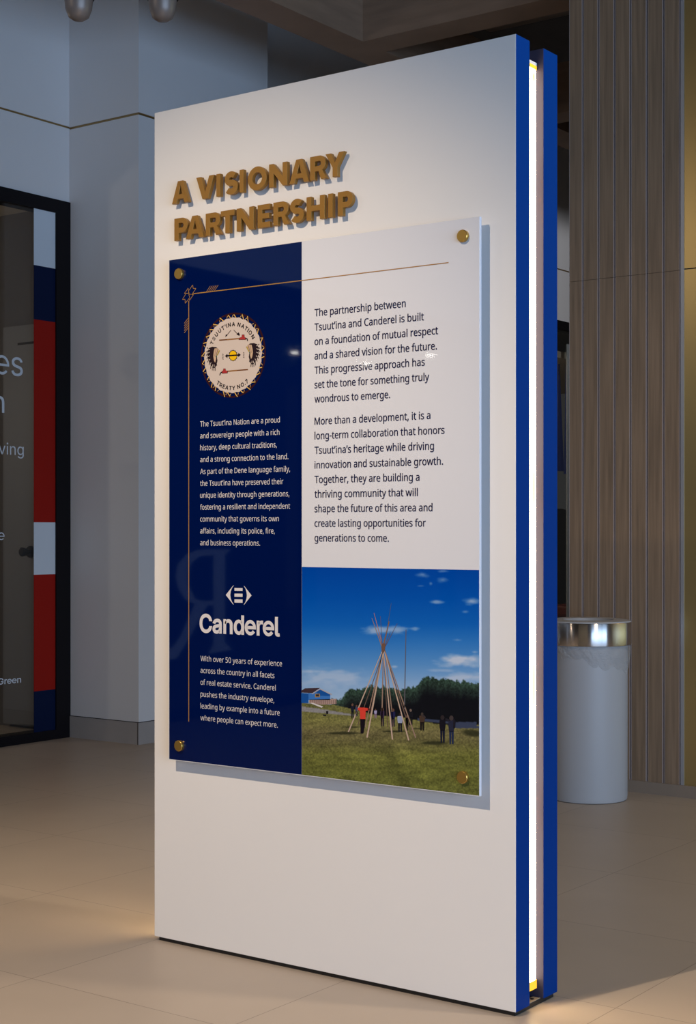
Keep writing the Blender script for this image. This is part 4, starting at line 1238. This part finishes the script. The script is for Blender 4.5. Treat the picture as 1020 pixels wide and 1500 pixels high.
poly([(785, 815), (806, 822), (806, 832), (784, 828)], (30, 28, 36), 4)
poly([(825, 808), (838, 832), (832, 870), (824, 868)], (26, 24, 34), 4)
poly([(667, 796), (684, 810), (680, 816), (664, 804)], (50, 44, 46), 4)
# the person in orange at the near pole
poly([(334, 762), (352, 760), (386, 764), (386, 776), (373, 778), (372, 822), (345, 823), (343, 778), (332, 772)], (192, 58, 46), 4)
poly([(384, 764), (397, 766), (396, 774), (384, 776)], (88, 36, 36), 4)
poly([(345, 820), (371, 820), (368, 860), (361, 895), (347, 895)], (20, 14, 22), 4)
poly([(354 + 7 * math.cos(2 * PI * i / 12), 753 + 9 * math.sin(2 * PI * i / 12)) for i in range(12)], (22, 16, 20), 4)
ph.build('photograph', M_PRINT, board, fix=False, colors=True)

for x_, z_ in ((-1.0835, 1.9365), (-0.1295, 1.9365), (-1.0835, 0.5855), (-0.1295, 0.5855)):
    m = MB()
    m.tube((x_, 0.0, z_), (x_, BY, z_), 0.008)
    m.tube((x_, BY, z_), (x_, BY - 0.008, z_), 0.0155, 32).tube((x_, BY - 0.008, z_), (x_, BY - 0.0095, z_), 0.0155, 32, r2=0.0140)
    m.build('standoff', M_STAND, board, smooth=True)

# ------------------------------------------------------------------ trash can
TC = (-1.298, 2.908, 0.0)
bin_ = thing('trash_can', 'round white trash can with a chrome rim and clear liner, beside the slatted wood wall', 'trash can', TC)
MB().lathe(TC, [(0.0, 0.0), (0.166, 0.0), (0.172, 0.004), (0.174, 0.02), (0.1745, 0.40), (0.175, 0.70), (0.168, 0.70), (0.165, 0.03), (0.0, 0.03)], 96).build('bin_body', M_BIN, bin_, smooth=True)
MB().lathe(TC, [(0.180, 0.694), (0.1905, 0.694), (0.1915, 0.697), (0.1915, 0.792), (0.1895, 0.7945), (0.184, 0.7945), (0.180, 0.79), (0.180, 0.694)], 128).build('rim_band', M_CHROME, bin_, smooth=True)
MB().lathe(TC, [(0.190, 0.7947), (0.188, 0.800), (0.150, 0.806), (0.112, 0.803), (0.108, 0.79), (0.108, 0.74)], 96).build('lid', M_RIM, bin_, smooth=True)


def crumple(k, a, r, z):
    if k == 0:
        return r, z
    q = k / 9
    side = 0.5 + 0.5 * math.cos(a - math.radians(5))
    drop = 0.022 + 0.088 * side ** 1.3 + 0.010 * math.sin(7 * a + 1.0) + 0.006 * math.sin(17 * a)
    n_ = 0.5 * math.sin(5 * a + 1.3 + 2 * q) + 0.5 * math.sin(13 * a + k * 1.1) + 0.4 * math.sin(29 * a - 1.7 * k) + random.uniform(-0.7, 0.7)
    return 0.1785 + 0.010 * math.sin(PI * min(1, q * 1.15)) ** 0.8 + 0.0030 * n_, 0.712 - (0.018 + drop) * q + random.uniform(-0.003, 0.003)


MB().lathe(TC, [(0.1825, 0.712)] + [(0.18, 0.0)] * 9, 190, jitter=crumple).build('bin_liner', M_FILM, bin_, fix=False, smooth=False)

# ------------------------------------------------------------------ lamps
for i, (x_, y_, zb, tilt, lab) in enumerate(((-2.50, 0.93, 3.20, 0.0, 'grey ceiling spotlight hanging beside the corner of the white wall, leftmost of the two'),
                                             (-2.24, 1.13, 3.20, 0.2, 'brown ceiling spotlight hanging nearer the display kiosk'))):
    t_ = thing('ceiling_spotlight', lab, 'spotlight', (x_, y_, zb), 'spotlights hanging from the ceiling')
    m = MB()
    m.lathe((x_, y_, zb), [(0.0, 0.0), (0.022, 0.002), (0.040, 0.014), (0.052, 0.045), (0.058, 0.10), (0.060, 0.20), (0.050, 0.215), (0.0, 0.22)], 32)
    m.build('lamp_housing', M_LAMPB, t_, smooth=True)
    MB().lathe((x_, y_, zb), [(0.0605, 0.085), (0.063, 0.09), (0.063, 0.10), (0.0605, 0.105)], 32).build('ring', M_BLACK, t_)
    MB().tube((x_, y_, zb + 0.215), (x_, y_, 4.95), 0.012).build('hanging_rod', M_LAMPB, t_)
for (x_, y_), lab in zip(((-8.21, -10.95), (-7.14, -10.65), (-8.16, -9.59)),
                         ('small round shop ceiling lamp mirrored in the white text field above the word progressive', 'small round shop ceiling lamp mirrored below the word future on the white text field',
                          'small round shop ceiling lamp mirrored in the navy field beside the round seal')):
    t_ = thing('ceiling_lamp', lab, 'ceiling lamp', (x_, y_, 3.10), 'ceiling lamps inside the shop')
    MB().tube((x_, y_, 3.15), (x_, y_, 3.10), 0.075, r2=0.07).build('lamp_ring', M_LAMPB, t_)
    MB().tube((x_, y_, 3.1005), (x_, y_, 3.088), 0.045, r2=0.04).build('diffuser', M_LAMPW, t_)

# ------------------------------------------------------------------ seen through the far shopfront
struct(MB().box((-7.6, 4.35, 0), (-7.5, 12.5, 3.15)).build('wall_far_shop', M_BEIGE))
for (pa, pb, pz0, pz1), lab in zip(((817.5, 822.5, 585, 690), (828.5, 833.5, 575, 694)), ('blue fabric pennant behind the far shop glass, next to the kiosk edge', 'blue fabric pennant behind the far shop glass, next to the slatted wall')):
    XQ = XW - 0.35
    a, c = on_x(pa, 680, XQ), on_x(pb, 680, XQ)
    zt, zb = on_x(pa, pz0 - 40, XQ)[2], on_x(pa, pz1, XQ)[2]
    m = MB()
    nn = 8
    mid, hw = (a[1] + c[1]) / 2, (c[1] - a[1]) / 2
    vs = []
    for dxx in (0.0, 0.01):
        for i in range(nn + 1):
            for j in range(5):
                q, e = i / nn, j / 4 * 2 - 1
                vs.append((XQ - dxx + 0.03 * math.sin(j * 2.1) * (1 - q), mid + e * hw * (0.25 + 1.0 * (1 - q)), zb + (zt - zb) * q))
    k0 = (nn + 1) * 5
    fs = [(o_ + i * 5 + j, o_ + i * 5 + j + 1, o_ + (i + 1) * 5 + j + 1, o_ + (i + 1) * 5 + j) for o_ in (0, k0) for i in range(nn) for j in range(4)]
    m.add(vs, fs)
    rim = [i * 5 for i in range(nn + 1)] + [nn * 5 + j for j in range(1, 5)] + [i * 5 + 4 for i in range(nn - 1, -1, -1)] + [j for j in range(3, 0, -1)]
    m.f += [(rim[i], rim[(i + 1) % len(rim)], rim[(i + 1) % len(rim)] + k0, rim[i] + k0) for i in range(len(rim))]
    m.mi += [0] * len(rim)
    m.c += [(1, 1, 1)] * len(rim)
    o_ = thing('pennant', lab, 'pennant', (XQ, mid, zb), 'pennants in the far shop window')
    m.build('fabric', M_PENN, o_)
    MB().tube((XQ - 0.005, mid, zt - 0.03), (XQ - 0.005, mid, 2.79), 0.008).build('cord', M_PENN, o_)
XQ = XW - 0.7
a, c = on_x(819, 745, XQ), on_x(830, 745, XQ)
zt = a[2]
t_ = thing('lounge_chair', 'dark high-backed chair with a rounded top behind the far shop glass', 'chair', (XQ, (a[1] + c[1]) / 2, 0))
m = MB()
ym, hw = (a[1] + c[1]) / 2 - 0.02, 0.34
out_ = [(-hw, 0.45), (-hw, zt - 0.25)] + arc(0, zt - 0.25, hw, 0.25, 180, 0, 16)[1:-1] + [(hw, zt - 0.25), (hw, 0.45)]
m.prism([out_], lambda u, v_, d: (XQ - 0.05 - d, ym + u, v_), -0.05, 0.08)
m.build('backrest', M_CHAIR, t_, bevel=0.02)
MB().box((XQ - 0.02, ym - 0.33, 0.36), (XQ + 0.50, ym + 0.33, 0.48)).build('seat', M_REDBOX, t_, bevel=0.03)
for sx in (0.02, 0.44):
    for sy in (-0.28, 0.28):
        MB().tube((XQ + sx, ym + sy, 0), (XQ + sx, ym + sy, 0.37), 0.02).build('leg', M_BLACK, t_)
# white post of the far glazing
struct(MB().box((XW - 0.03, on_x(831.2, 778, XW - 0.02)[1], 0.055), (XW - 0.02, on_x(836, 778, XW - 0.02)[1], 2.9)).build('trim_post', M_WALL))
struct(MB().box((-7.5, 4.4, 2.78), (XW - 0.1, 12.4, 2.84)).build('trim_shop_soffit', M_BEIGE))
